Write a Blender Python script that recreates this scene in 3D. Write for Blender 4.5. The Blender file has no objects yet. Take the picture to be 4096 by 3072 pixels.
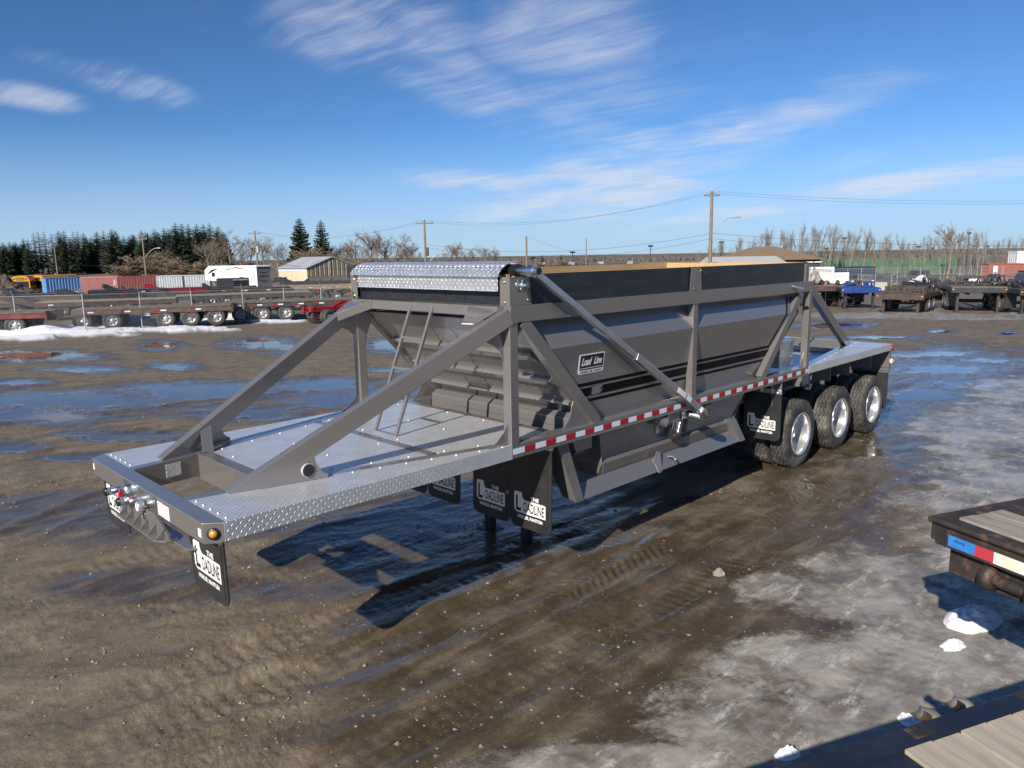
import bpy, bmesh, math, random
import numpy as np
from mathutils import Vector, Matrix
random.seed(7); np.random.seed(7)
SC = bpy.context.scene
COL = SC.collection
rad = math.radians

# ---------------------------------------------------------------- camera
CAM = np.array([-1.8264, -6.048, 3.3079]); YAW, PITCH, ROLL, FPX = 0.7782, 0.1726, 0.0165, 2955.2
_F = np.array([math.sin(YAW)*math.cos(PITCH), math.cos(YAW)*math.cos(PITCH), -math.sin(PITCH)])
_R = np.array([math.cos(YAW), -math.sin(YAW), 0.0]); _U = np.cross(_R, _F)
_R2 = _R*math.cos(ROLL) - _U*math.sin(ROLL); _U2 = _R*math.sin(ROLL) + _U*math.cos(ROLL)
cd = bpy.data.cameras.new('camera'); cam = bpy.data.objects.new('camera', cd); COL.objects.link(cam)
M = Matrix.Identity(4)
for i in range(3):
    M[i][0] = _R2[i]; M[i][1] = _U2[i]; M[i][2] = -_F[i]; M[i][3] = CAM[i]
cam.matrix_world = M
cd.sensor_width = 36.0; cd.lens = 36.0*FPX/4096.0; cd.clip_start = 0.05; cd.clip_end = 6000
SC.camera = cam

# ---------------------------------------------------------------- sun and sky
SUN_K = (1.675, 0.455)                     # shift of a shadow per metre of height, along x and y
sun_dir = Vector((-SUN_K[0], -SUN_K[1], 1.0)).normalized()
SUN_EL = math.asin(sun_dir.z); SUN_AZ = math.atan2(sun_dir.x, sun_dir.y)
sl = bpy.data.lights.new('sun', 'SUN'); sl.energy = 5.0; sl.angle = rad(0.5); sl.color = (1.0, 0.93, 0.82)
so = bpy.data.objects.new('sun', sl); COL.objects.link(so)
so.rotation_euler = sun_dir.to_track_quat('Z', 'Y').to_euler(); so.location = (-30, -10, 30)
world = bpy.data.worlds.new('World'); SC.world = world; world.use_nodes = True
SC.view_settings.view_transform = 'Standard'; SC.view_settings.look = 'None'
SC.view_settings.gamma = 1.0; SC.view_settings.exposure = 0.42; SC.view_settings.use_curve_mapping = False

class NT:
    """small helper to wire shader nodes"""
    def __init__(s, tree): s.t = tree; s.n = tree.nodes; s.l = tree.links
    def add(s, typ, **kw):
        nd = s.n.new(typ)
        for k, v in kw.items(): setattr(nd, k, v)
        return nd
    def put(s, sock, v):
        if isinstance(v, bpy.types.NodeSocket): s.l.new(v, sock)
        elif v is not None: sock.default_value = v
    def math(s, op, a, b=None, c=None, clamp=False):
        nd = s.add('ShaderNodeMath', operation=op, use_clamp=clamp)
        for i, v in enumerate((a, b, c)):
            if v is not None: s.put(nd.inputs[i], v)
        return nd.outputs[0]
    def vmath(s, op, a, b=None):
        nd = s.add('ShaderNodeVectorMath', operation=op); s.put(nd.inputs[0], a)
        if b is not None: s.put(nd.inputs[1], b)
        return nd.outputs['Value'] if op in ('DOT_PRODUCT', 'LENGTH') else nd.outputs[0]
    def noise(s, vec, scale, detail=4, rough=0.55, dist=0.0, out=0):
        nd = s.add('ShaderNodeTexNoise'); s.put(nd.inputs['Vector'], vec)
        nd.inputs['Scale'].default_value = scale; nd.inputs['Detail'].default_value = detail
        nd.inputs['Roughness'].default_value = rough; nd.inputs['Distortion'].default_value = dist
        return nd.outputs[out]
    def ramp(s, v, lo, hi, a=0.0, b=1.0, smooth=True):
        nd = s.add('ShaderNodeMapRange'); nd.interpolation_type = 'SMOOTHSTEP' if smooth else 'LINEAR'
        s.put(nd.inputs[0], v)
        for i, x in enumerate((lo, hi, a, b)): s.put(nd.inputs[i+1], x)
        return nd.outputs[0]
    def mix(s, f, a, b, blend='MIX'):
        nd = s.add('ShaderNodeMix', data_type='RGBA', blend_type=blend); nd.clamp_factor = True
        s.put(nd.inputs[0], f)
        for i, v in ((6, a), (7, b)):
            if isinstance(v, tuple) and len(v) == 3: v = (*v, 1.0)
            s.put(nd.inputs[i], v)
        return nd.outputs[2]
    def comb(s, x, y, z=0.0):
        nd = s.add('ShaderNodeCombineXYZ')
        for i, v in enumerate((x, y, z)): s.put(nd.inputs[i], v)
        return nd.outputs[0]
    def sep(s, v):
        nd = s.add('ShaderNodeSeparateXYZ'); s.put(nd.inputs[0], v); return nd.outputs

def px_ray(px, py): return _F + _R2*(px-2048)/FPX - _U2*(py-1536)/FPX

SKY_G, SKY_T = 1.38, (12.0, 14.4, 15.9)
def build_world():
    W = NT(world.node_tree); W.n.clear()
    world.cycles.sampling_method = 'MANUAL'; world.cycles.sample_map_resolution = 256
    sky = W.add('ShaderNodeTexSky', sky_type='NISHITA'); sky.sun_disc = False
    sky.sun_elevation = SUN_EL; sky.sun_rotation = SUN_AZ
    sky.altitude = 700; sky.air_density = 1.0; sky.dust_density = 0.0; sky.ozone_density = 3.0
    tc = W.add('ShaderNodeTexCoord').outputs['Generated']
    d = W.vmath('NORMALIZE', tc); x, y, z = W.sep(d)
    zc = W.math('ADD', W.math('MAXIMUM', z, 0.0), 0.16)
    u = W.math('DIVIDE', x, zc); v = W.math('DIVIDE', y, zc)
    def pp(px, py):
        r = px_ray(px, py); r = r/np.linalg.norm(r); k = max(r[2], 0)+0.16
        return r[0]/k, r[1]/k
    uv = W.comb(u, v, 0.0)
    # cirrus bands as long ellipses on the cloud plane: two end points (seen from the yard), half width, weight
    bands = [((1180, -60), (1750, 260), .34, 1.0), ((1350, 40), (2120, 520), .22, .8), ((1980, -40), (2450, 300), .34, .75), ((1560, 690), (2500, 830), .30, 1.0),
             ((1850, 900), (3600, 300), .40, 1.1), ((2250, 900), (2950, 600), .36, 1.0), ((2500, 930), (4500, 610), .30, 1.05), ((330, 260), (760, 430), .16, .9),
             ((20, 200), (480, 330), .10, .6), ((-150, 320), (330, 440), .15, .9), ((3300, 700), (3600, 560), .12, .5), ((1300, 905), (1720, 885), .10, .45),
             ((1850, 480), (2900, 420), .5, .6)]
    tot = None
    for (a, b, hw, wgt) in bands:
        a = np.array(pp(*a)); b = np.array(pp(*b)); c = (a+b)/2; ax = (b-a); L = np.linalg.norm(ax)/2; ax = ax/(2*L); n = np.array([-ax[1], ax[0]])
        s1 = W.math('DIVIDE', W.math('ADD', W.math('ADD', W.math('MULTIPLY', u, float(ax[0])), W.math('MULTIPLY', v, float(ax[1]))), float(-c@ax)), float(L*1.12))
        s2 = W.math('DIVIDE', W.math('ADD', W.math('ADD', W.math('MULTIPLY', u, float(n[0])), W.math('MULTIPLY', v, float(n[1]))), float(-c@n)), float(hw))
        r2 = W.math('ADD', W.math('POWER', W.math('ABSOLUTE', s1), 2.6), W.math('MULTIPLY', s2, s2))
        m = W.math('MULTIPLY', W.ramp(r2, 1.25, 0.0), wgt)
        tot = m if tot is None else W.math('MAXIMUM', tot, m)
    # a thin scatter of the same cirrus everywhere else
    far = W.math('MULTIPLY', W.ramp(W.noise(uv, 0.55, 1, .5), .52, .74), .35)
    tot = W.math('MAXIMUM', tot, far)
    # feathery streaks
    e1 = np.array(pp(3400, 390))-np.array(pp(1700, 720)); ang = math.atan2(e1[1], e1[0])
    rot = W.add('ShaderNodeMapping'); rot.inputs['Rotation'].default_value = (0, 0, -ang-0.05); W.put(rot.inputs['Vector'], uv)
    warp = W.vmath('ADD', rot.outputs[0], W.vmath('MULTIPLY', W.noise(uv, 2.2, 3, .55, 0, 1), (0.16, 0.16, 0)))
    st = W.add('ShaderNodeMapping'); st.inputs['Scale'].default_value = (0.42, 2.4, 1); W.put(st.inputs['Vector'], warp)
    f1 = W.noise(st.outputs[0], 4.2, 7, .72, .15)
    st2 = W.add('ShaderNodeMapping'); st2.inputs['Rotation'].default_value = (0, 0, .55); st2.inputs['Scale'].default_value = (.45, 4.2, 1); W.put(st2.inputs['Vector'], warp)
    f2 = W.noise(st2.outputs[0], 5.0, 4, .68, .2)
    soft = W.noise(warp, 1.6, 3, .55)
    f = W.math('ADD', W.math('ADD', W.math('MULTIPLY', f1, .40), W.math('MULTIPLY', f2, .22)), W.math('MULTIPLY', soft, .48))
    cl = W.math('MULTIPLY', W.math('POWER', tot, .9), W.ramp(W.math('ADD', f, W.math('MULTIPLY', tot, .10)), .52, .84), None, True)
    cl = W.math('ADD', W.math('MULTIPLY', cl, .95), W.math('MULTIPLY', W.math('MULTIPLY', tot, tot), W.math('MULTIPLY', W.ramp(soft, .32, .68), .36)), None, True)
    cl = W.math('MULTIPLY', cl, W.ramp(z, 0.0, 0.05), None, True)
    # clear cold spring air: the sky stays blue down to the tree line
    W.put(sky.inputs[0], W.vmath('NORMALIZE', W.comb(x, y, W.math('ADD', W.math('MULTIPLY', W.math('MAXIMUM', z, 0.0), .95), .085))))
    gm = W.add('ShaderNodeGamma'); gm.inputs['Gamma'].default_value = SKY_G; W.put(gm.inputs['Color'], W.mix(1.0, sky.outputs[0], (.1, .1, .1), 'MULTIPLY'))
    tint = W.mix(1.0, gm.outputs[0], SKY_T, 'MULTIPLY')
    tint = W.mix(W.ramp(z, .17, -.02, 0.0, .95), tint, (4.6, 6.4, 8.0))
    colr = W.mix(W.math('MULTIPLY', cl, .66), tint, (7.4, 7.8, 8.4))
    bg = W.add('ShaderNodeBackground'); bg.inputs['Strength'].default_value = 0.073; W.put(bg.inputs['Color'], colr)
    W.l.new(bg.outputs[0], W.add('ShaderNodeOutputWorld').inputs[0])
build_world()

# ---------------------------------------------------------------- survey helpers (where things stand in the yard)
_fh = np.array([math.sin(YAW), math.cos(YAW)])
def terrain(x, y):
    d = (np.asarray(x)-CAM[0])*_fh[0] + (np.asarray(y)-CAM[1])*_fh[1]
    a = np.maximum(d-16.0, 0.0)
    z = -0.0175*(a*a/(a+4.0))
    z = np.maximum(z, -1.72)
    t = np.clip((d-130.0)/110.0, 0, 1)
    return z + 1.9*t*t*(3-2*t)
def at(px, d, dz=0.0):
    """ground point under photo column px, d metres out from the camera"""
    r = px_ray(px, 1020.7-0.0165*(px-2048)); p = CAM + r*(d/float(r @ np.array([_fh[0], _fh[1], 0])))
    return Vector((p[0], p[1], float(terrain(p[0], p[1]))+dz))
def gnd(px, py):
    """point of the ground seen at photo position px, py"""
    r = px_ray(px, py); t = -CAM[2]/r[2] if r[2] < 0 else 300.0
    for _ in range(40):
        p = CAM + r*t; err = p[2]-float(terrain(p[0], p[1])); t += err/max(abs(r[2]), .02)*.7
        t = min(t, 900)
    p = CAM + r*t
    return Vector((p[0], p[1], float(terrain(p[0], p[1]))))
# ---------------------------------------------------------------- mesh helpers
class MB:
    def __init__(s): s.v = []; s.f = []; s.sm = []
    def add(s, vs, fs, smooth=False):
        b = len(s.v); s.v += [tuple(map(float, p)) for p in vs]; s.f += [tuple(b+i for i in f) for f in fs]; s.sm += [smooth]*len(fs); return s
    def box(s, x0, x1, y0, y1, z0, z1):
        vs = [(x, y, z) for z in (z0, z1) for y in (y0, y1) for x in (x0, x1)]
        return s.add(vs, [(0, 2, 3, 1), (4, 5, 7, 6), (0, 1, 5, 4), (2, 6, 7, 3), (0, 4, 6, 2), (1, 3, 7, 5)])
    def beam(s, p, q, w, h, up=(0, 0, 1), h2=None):
        p = Vector(p); q = Vector(q); d = (q-p).normalized(); up = Vector(up)
        sd = d.cross(up).normalized(); u = sd.cross(d).normalized(); h2 = h if h2 is None else h2
        vs = []
        for c, hh in ((p, h), (q, h2)):
            vs += [c - sd*w/2 - u*hh/2, c + sd*w/2 - u*hh/2, c + sd*w/2 + u*hh/2, c - sd*w/2 + u*hh/2]
        return s.add(vs, [(3, 2, 1, 0), (4, 5, 6, 7), (0, 1, 5, 4), (1, 2, 6, 5), (2, 3, 7, 6), (3, 0, 4, 7)])
    def hexa(s, a, b):
        """solid between two quads given in the same order"""
        return s.add(list(a)+list(b), [(3, 2, 1, 0), (4, 5, 6, 7), (0, 1, 5, 4), (1, 2, 6, 5), (2, 3, 7, 6), (3, 0, 4, 7)])
    def prism(s, poly, off):
        n = len(poly); off = Vector(off); a = [Vector(p) for p in poly]; b = [p+off for p in a]
        fs = [tuple(range(n))[::-1], tuple(range(n, 2*n))]+[(i, (i+1) % n, n+(i+1) % n, n+i) for i in range(n)]
        return s.add(a+b, fs)
    def plate(s, poly, t):
        """thin plate: polygon in space thickened along its normal"""
        a = [Vector(p) for p in poly]; nrm = (a[1]-a[0]).cross(a[2]-a[0]).normalized()
        return s.prism([p-nrm*t/2 for p in a], nrm*t)
    def tube(s, pts, r, n=8, smooth=True, cap=True):
        pts = [Vector(p) for p in pts]; rr = r if isinstance(r, (list, tuple)) else [r]*len(pts); vs = []; fs = []
        ref = Vector((0, 0, 1)) if abs((pts[-1]-pts[0]).normalized().z) < .9 else Vector((1, 0, 0))
        for i, p in enumerate(pts):
            d = (pts[min(i+1, len(pts)-1)]-pts[max(i-1, 0)]).normalized(); a = d.cross(ref).normalized(); b = a.cross(d)
            vs += [p + (a*math.cos(2*math.pi*k/n) + b*math.sin(2*math.pi*k/n))*rr[i] for k in range(n)]
        for i in range(len(pts)-1):
            fs += [(i*n+k, (i+1)*n+k, (i+1)*n+(k+1) % n, i*n+(k+1) % n) for k in range(n)]
        s.add(vs, fs, smooth)
        if cap: s.add(vs[:n], [tuple(range(n))]); s.add(vs[-n:], [tuple(range(n))[::-1]])
        return s
    def lathe(s, prof, c, axis='y', n=32, smooth=True, close=False):
        """prof: (radius, along) pairs turned about an axis through c"""
        c = Vector(c); vs = []; fs = []; m = len(prof)
        for k in range(n):
            a = 2*math.pi*k/n; ca, sa = math.cos(a), math.sin(a)
            for r, t in prof:
                vs.append(c + Vector({'y': (r*ca, t, r*sa), 'x': (t, r*ca, r*sa), 'z': (r*ca, r*sa, t)}[axis]))
        for k in range(n):
            k2 = (k+1) % n
            for j in range(m-1 if not close else m):
                j2 = (j+1) % m; fs.append((k*m+j, k*m+j2, k2*m+j2, k2*m+j))
        return s.add(vs, fs, smooth)
    def disc(s, c, r, axis, n=24):
        c = Vector(c); vs = []
        for k in range(n):
            a = 2*math.pi*k/n; ca, sa = math.cos(a)*r, math.sin(a)*r
            vs.append(c+Vector({'y': (ca, 0, sa), 'x': (0, ca, sa), 'z': (ca, sa, 0)}[axis]))
        return s.add(vs, [tuple(range(n))])
    def cyl(s, p, q, r, n=16):
        return s.tube([p, q], r, n)
    def xf(s, m):
        s.v = [tuple(m @ Vector(p)) for p in s.v]; return s
    def mesh(s, name, mat):
        me = bpy.data.meshes.new(name); me.from_pydata(s.v, [], s.f)
        bm = bmesh.new(); bm.from_mesh(me); bmesh.ops.recalc_face_normals(bm, faces=bm.faces); bm.to_mesh(me); bm.free()
        me.polygons.foreach_set('use_smooth', s.sm)
        n = len(me.loops); co = np.empty(len(me.vertices)*3, np.float32); me.vertices.foreach_get('co', co); co = co.reshape(-1, 3)
        li = np.empty(n, np.int32); me.loops.foreach_get('vertex_index', li)
        pn = np.empty(len(me.polygons)*3, np.float32); me.polygons.foreach_get('normal', pn); pn = np.abs(pn.reshape(-1, 3))
        tot = np.empty(len(me.polygons), np.int32); me.polygons.foreach_get('loop_total', tot)
        ax = np.repeat(pn.argmax(1), tot); c = co[li]
        uv = np.where(ax[:, None] == 0, c[:, [1, 2]], np.where(ax[:, None] == 1, c[:, [0, 2]], c[:, [0, 1]]))
        me.uv_layers.new(name='metres').data.foreach_set('uv', uv.astype(np.float32).ravel())
        me.materials.append(mat); return me
    def build(s, name, mat, parent=None, bevel=0.0):
        return put(name, s.mesh(name, mat), parent, bevel)

def put(name, me, parent=None, bevel=0.0, loc=None, rot=None):
    o = bpy.data.objects.new(name, me); COL.objects.link(o)
    if parent is not None: o.parent = parent
    if loc is not None: o.location = loc
    if rot is not None: o.rotation_euler = rot
    if bevel:
        b = o.modifiers.new('bevel', 'BEVEL'); b.width = bevel; b.segments = 2; b.limit_method = 'ANGLE'; b.angle_limit = rad(40); b.use_clamp_overlap = True
    return o
def tag(o, label, cat, group=None):
    o['label'] = label; o['category'] = cat
    if group: o['group'] = group
    return o
def thing(name, label, cat, loc=(0, 0, 0), rz=0.0, group=None):
    o = bpy.data.objects.new(name, None); COL.objects.link(o); o.location = loc; o.rotation_euler = (0, 0, rz); o.empty_display_size = .3
    return tag(o, label, cat, group)
def kind(o, k): o['kind'] = k; return o
def copy_tree(o, parent=None):
    c = o.copy(); COL.objects.link(c)
    if parent is not None: c.parent = parent
    for ch in list(o.children): copy_tree(ch, c)
    return c

_dg = None
def text_mesh(txt, mat, height=None, width=None, bold=0.0, shear=0.0, depth=0.002, font_spacing=1.0):
    """lettering in the x-z plane, centred at the origin, facing -y"""
    cu = bpy.data.curves.new('lettering', 'FONT'); cu.body = txt; cu.align_x = 'CENTER'; cu.align_y = 'CENTER'; cu.size = 1.0
    cu.offset = bold; cu.shear = shear; cu.extrude = 0.0; cu.resolution_u = 3; cu.space_character = font_spacing
    ob = bpy.data.objects.new('lettering', cu); COL.objects.link(ob)
    me = bpy.data.meshes.new_from_object(ob.evaluated_get(bpy.context.evaluated_depsgraph_get()))
    bpy.data.objects.remove(ob); bpy.data.curves.remove(cu)
    co = np.empty(len(me.vertices)*3, np.float32); me.vertices.foreach_get('co', co); co = co.reshape(-1, 3)
    mn, mx = co.min(0), co.max(0); ctr = (mn+mx)/2; sx = sy = 1.0
    if height: sy = sx = height/(mx[1]-mn[1])
    if width: sx = width/(mx[0]-mn[0])
    out = np.zeros_like(co); out[:, 0] = (co[:, 0]-ctr[0])*sx; out[:, 2] = (co[:, 1]-ctr[1])*sy
    me.vertices.foreach_set('co', out.ravel()); me.materials.clear(); me.materials.append(mat); me.update(); me.name = 'lettering'
    return me

# ---------------------------------------------------------------- materials
MATS = {}
def pmat(name, c1, c2=None, scale=3.0, rough=0.5, metal=0.0, bump=0.0, bscale=60.0, rvar=0.15, coat=0.0, thr=(.35, .65), detail=5, spec=.5, coords='Object', stretch=(1, 1, 1), emit=None, c3=None, thr3=(.6, .7), scale3=8.0, ior=None, alpha=None, trans=0):
    m = bpy.data.materials.new(name); m.use_nodes = True; T = NT(m.node_tree); T.n.clear()
    b = T.add('ShaderNodeBsdfPrincipled'); T.l.new(b.outputs[0], T.add('ShaderNodeOutputMaterial').inputs[0])
    tc = T.add('ShaderNodeTexCoord').outputs[coords]
    mp = T.add('ShaderNodeMapping'); mp.inputs['Scale'].default_value = stretch; T.put(mp.inputs['Vector'], tc); vec = mp.outputs[0]
    if c2 is not None:
        n = T.noise(vec, scale, detail, .6); f = T.ramp(n, *thr); colr = T.mix(f, c1, c2)
        T.put(b.inputs['Roughness'], T.math('ADD', rough-rvar/2, T.math('MULTIPLY', T.noise(vec, scale*1.7, 4, .6), rvar), None, True))
    else:
        colr = (*c1, 1.0); T.put(b.inputs['Roughness'], rough)
    if c3 is not None: colr = T.mix(T.ramp(T.noise(vec, scale3, 6, .65), *thr3), colr, c3)
    T.put(b.inputs['Base Color'], colr); b.inputs['Metallic'].default_value = metal
    b.inputs['Specular IOR Level'].default_value = spec; b.inputs['Coat Weight'].default_value = coat; b.inputs['Coat Roughness'].default_value = .12
    if trans: b.inputs['Transmission Weight'].default_value = trans
    if ior: b.inputs['IOR'].default_value = ior
    if bump:
        bn = T.add('ShaderNodeBump'); bn.inputs['Strength'].default_value = 1.0; bn.inputs['Distance'].default_value = bump
        T.put(bn.inputs['Height'], T.noise(vec, bscale, 4, .6)); T.l.new(bn.outputs[0], b.inputs['Normal'])
    if emit: b.inputs['Emission Color'].default_value = (*emit[:3], 1); b.inputs['Emission Strength'].default_value = emit[3]
    MATS[name] = m; return m

rim_core = pmat('dull_aluminium', (.30, .30, .31), (.22, .22, .23), 6, rough=.35, metal=1)
def diamond_plate(name, base, rough, pitch=0.042, h=0.0035, metal=1.0):
    m = bpy.data.materials.new(name); m.use_nodes = True; T = NT(m.node_tree); T.n.clear()
    b = T.add('ShaderNodeBsdfPrincipled'); T.l.new(b.outputs[0], T.add('ShaderNodeOutputMaterial').inputs[0])
    uv = T.add('ShaderNodeUVMap', uv_map='metres').outputs[0]; x, y, _ = T.sep(uv)
    u = T.math('DIVIDE', x, pitch); v = T.math('DIVIDE', y, pitch)
    par = T.math('MODULO', T.math('ABSOLUTE', T.math('ADD', T.math('FLOOR', u), T.math('FLOOR', v))), 2.0)
    lu = T.math('SUBTRACT', T.math('FRACT', u), .5); lv = T.math('SUBTRACT', T.math('FRACT', v), .5)
    a = T.math('MULTIPLY', T.math('ADD', lu, lv), .7071); c = T.math('MULTIPLY', T.math('SUBTRACT', lu, lv), .7071)
    p = T.math('ADD', a, T.math('MULTIPLY', par, T.math('SUBTRACT', c, a))); q = T.math('ADD', c, T.math('MULTIPLY', par, T.math('SUBTRACT', a, c)))
    r2 = T.math('ADD', T.math('POWER', T.math('DIVIDE', p, .58), 2.0), T.math('POWER', T.math('DIVIDE', q, .15), 2.0))
    lug = T.ramp(r2, 1.15, .25)
    bn = T.add('ShaderNodeBump'); bn.inputs['Distance'].default_value = h; T.put(bn.inputs['Height'], lug); T.l.new(bn.outputs[0], b.inputs['Normal'])
    n = T.noise(uv, 5.0, 5, .6)
    T.put(b.inputs['Base Color'], T.mix(T.ramp(n, .3, .7), tuple(.86*k for k in base), base))
    T.put(b.inputs['Roughness'], T.math('ADD', rough-.06, T.math('MULTIPLY', T.noise(uv, 14, 5, .6), .16)))
    b.inputs['Metallic'].default_value = metal
    MATS[name] = m; return m

def paint_mat(name, base, rough=.36, metal=.55, flake=.06, orange=.0006):
    """sprayed metallic paint: fine flake, faint orange peel, dust towards some patches"""
    m = bpy.data.materials.new(name); m.use_nodes = True; T = NT(m.node_tree); T.n.clear()
    b = T.add('ShaderNodeBsdfPrincipled'); T.l.new(b.outputs[0], T.add('ShaderNodeOutputMaterial').inputs[0])
    g = T.add('ShaderNodeTexCoord').outputs['Object']
    fl = T.noise(g, 900, 2, .5); big = T.noise(g, 2.3, 6, .6); mid = T.noise(g, 9, 5, .65)
    colr = T.mix(T.ramp(fl, .4, .7), tuple(k*(1-flake*3) for k in base), tuple(k*(1+flake*4) for k in base))
    dust = T.ramp(T.math('ADD', T.math('MULTIPLY', big, .6), T.math('MULTIPLY', mid, .4)), .5, .75)
    colr = T.mix(T.math('MULTIPLY', dust, .13), colr, (.25, .22, .19))
    T.put(b.inputs['Base Color'], colr); b.inputs['Metallic'].default_value = metal
    T.put(b.inputs['Roughness'], T.math('ADD', rough-.03, T.math('MULTIPLY', dust, .14)))
    b.inputs['Coat Weight'].default_value = .7; b.inputs['Coat Roughness'].default_value = .05
    bn = T.add('ShaderNodeBump'); bn.inputs['Distance'].default_value = orange*6; T.put(bn.inputs['Height'], T.math('ADD', T.math('MULTIPLY', T.noise(g, 1.3, 2, .5), 2.4), T.math('MULTIPLY', T.noise(g, 120, 2, .5), .08)))
    T.l.new(bn.outputs[0], b.inputs['Normal'])
    MATS[name] = m; return m

paint = paint_mat('pewter_paint', (.236, .221, .211), rough=.27, metal=.42)
alu_plate = diamond_plate('aluminium_tread_plate', (.82, .83, .84), .36, pitch=.031, h=.0022, metal=.65)
alu = pmat('brushed_aluminium', (.72, .73, .74), (.62, .63, .64), 8, rough=.3, metal=1)
chrome = pmat('polished_aluminium', (.84, .84, .83), (.76, .76, .75), 6, rough=.24, metal=.82, rvar=.1)
zinc = pmat('zinc_plated_steel', (.6, .63, .65), (.45, .48, .5), 20, rough=.35, metal=1)
brass = pmat('yellow_zinc_bolt', (.75, .52, .2), rough=.3, metal=1)
white_bolt = pmat('white_bolt_head', (.62, .62, .60), rough=.4, metal=.3)
rubber = pmat('tyre_rubber', (.028, .028, .028), (.075, .07, .062), 5, rough=.75, bump=.002, bscale=80, c3=(.17, .155, .13), thr3=(.46, .76), scale3=3)
flap_rubber = pmat('flap_rubber', (.018, .018, .019), (.03, .03, .03), 4, rough=.42, bump=.001, bscale=40, c3=(.09, .08, .065), thr3=(.66, .85), scale3=5)
black_steel = pmat('black_steel', (.02, .02, .022), (.035, .033, .032), 4, rough=.45, c3=(.12, .09, .06), thr3=(.62, .8), scale3=6)
black_board = pmat('black_painted_lumber', (.012, .013, .015), (.022, .023, .026), 2, rough=.42, bump=.0015, bscale=18, stretch=(1, 8, 8), c3=(.05, .055, .06), thr3=(.62, .85), scale3=4, rvar=.25)
raw_wood = pmat('raw_lumber', (.55, .36, .17), (.45, .28, .12), 3, rough=.65, bump=.001, bscale=30, stretch=(.4, 10, 10))
white_print = pmat('white_print', (.78, .78, .76), rough=.5)
black_print = pmat('black_print', (.012, .012, .013), rough=.45)
stripe_black = pmat('black_vinyl_stripe', (.004, .004, .0045), rough=.5, spec=.15)
tape_red = pmat('red_reflective_tape', (.42, .012, .016), (.34, .01, .014), 30, rough=.3)
tape_white = pmat('white_reflective_tape', (.72, .75, .8), (.66, .69, .74), 30, rough=.3)
amber = pmat('amber_lens', (.75, .28, .02), rough=.15, coat=.5)
red_lens = pmat('red_lens', (.3, .015, .012), rough=.15, coat=.5)
sticker = pmat('white_sticker', (.74, .75, .77), rough=.4)
blue_plastic = pmat('blue_cap', (.02, .06, .22), rough=.35)
red_plastic = pmat('red_cap', (.5, .02, .02), rough=.35)
yellow_print = pmat('yellow_print', (.75, .5, .04), rough=.45)
print_grey = pmat('grey_print', (.3, .3, .32), rough=.5)
tarp_black = pmat('tarp_vinyl', (.012, .012, .013), rough=.35)
weld = paint_mat('painted_weld', (.24, .22, .21), rough=.3)
# ---------------------------------------------------------------- the ground
def perlin(x, y, seed):
    rs = np.random.RandomState(seed); perm = rs.permutation(1024); ang = rs.rand(1024)*2*np.pi; gx = np.cos(ang); gy = np.sin(ang)
    xi = np.floor(x).astype(np.int64); yi = np.floor(y).astype(np.int64); xf = x-xi; yf = y-yi
    def g(ix, iy, fx, fy):
        h = perm[(perm[ix & 1023] + iy) & 1023]; return gx[h]*fx + gy[h]*fy
    u = xf*xf*xf*(xf*(xf*6-15)+10); v = yf*yf*yf*(yf*(yf*6-15)+10)
    a = g(xi, yi, xf, yf); b = g(xi+1, yi, xf-1, yf); c = g(xi, yi+1, xf, yf-1); d = g(xi+1, yi+1, xf-1, yf-1)
    return ((a+u*(b-a)) + v*((c+u*(d-c))-(a+u*(b-a))))*1.4
def fbm(x, y, seed, oct=4, gain=.5, lac=2.03):
    s = 0; a = 1; t = 0
    for o in range(oct): s = s + a*perlin(x, y, seed+o); t += a; a *= gain; x = x*lac+3.1; y = y*lac+1.7
    return s/t
def sst(x, a, b): t = np.clip((x-a)/(b-a), 0, 1); return t*t*(3-2*t)

# puddles, ice and churned mud: centre and half axes as surveyed in the photograph, turned into ellipses on the ground
def spot(px, py, rx, ry):
    c = gnd(px, py); a = gnd(px+rx, py)-c; b = (gnd(px, py+ry)-gnd(px, py-ry))/2
    return (c.x, c.y, a.x, a.y, b.x, b.y)
PUDDLES = [(140, 1422, 260, 24), (640, 1380, 95, 20), (1050, 1372, 160, 28), (1150, 1385, 60, 20), (330, 1478, 190, 14), (690, 1466, 110, 14), (60, 1530, 140, 16), (250, 1600, 520, 46),
           (800, 1560, 420, 40), (1250, 1540, 300, 30), (150, 1660, 300, 40), (520, 1745, 260, 26), (980, 1650, 280, 34), (1350, 1600, 220, 36), (60, 1790, 140, 26), (350, 1830, 200, 18),
           (1560, 1380, 120, 30), (1750, 1330, 90, 16), (1500, 1570, 160, 22), (1700, 1560, 140, 24), (1560, 1480, 110, 10), 
           (3720, 1415, 240, 16), (3780, 1475, 270, 26), (3950, 1440, 160, 12), (3680, 1580, 190, 34), (3850, 1540, 200, 26), (3620, 1660, 130, 50), (3480, 1800, 110, 30), (3760, 1325, 60, 8), (4030, 1332, 40, 7),
           (3330, 1300, 160, 14), (3500, 1350, 200, 9)]
ICE = [(3750, 2700, 760, 480), (4050, 2050, 480, 340), (3950, 1720, 340, 130), (3300, 2950, 500, 220), (2700, 3050, 560, 110), (3450, 2350, 320, 190), (2250, 3050, 520, 100), (2950, 2900, 420, 190), (3150, 2620, 260, 130), (3100, 2360, 190, 70), (4050, 1560, 200, 60),
       (3500, 1262, 420, 14), (3900, 1270, 300, 12), (3700, 1240, 60, 14), (4050, 1262, 90, 14)]
SNOW = [(300, 1330, 330, 18), (700, 1318, 260, 13), (60, 1350, 200, 14), (1080, 1287, 160, 8)]
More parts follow.
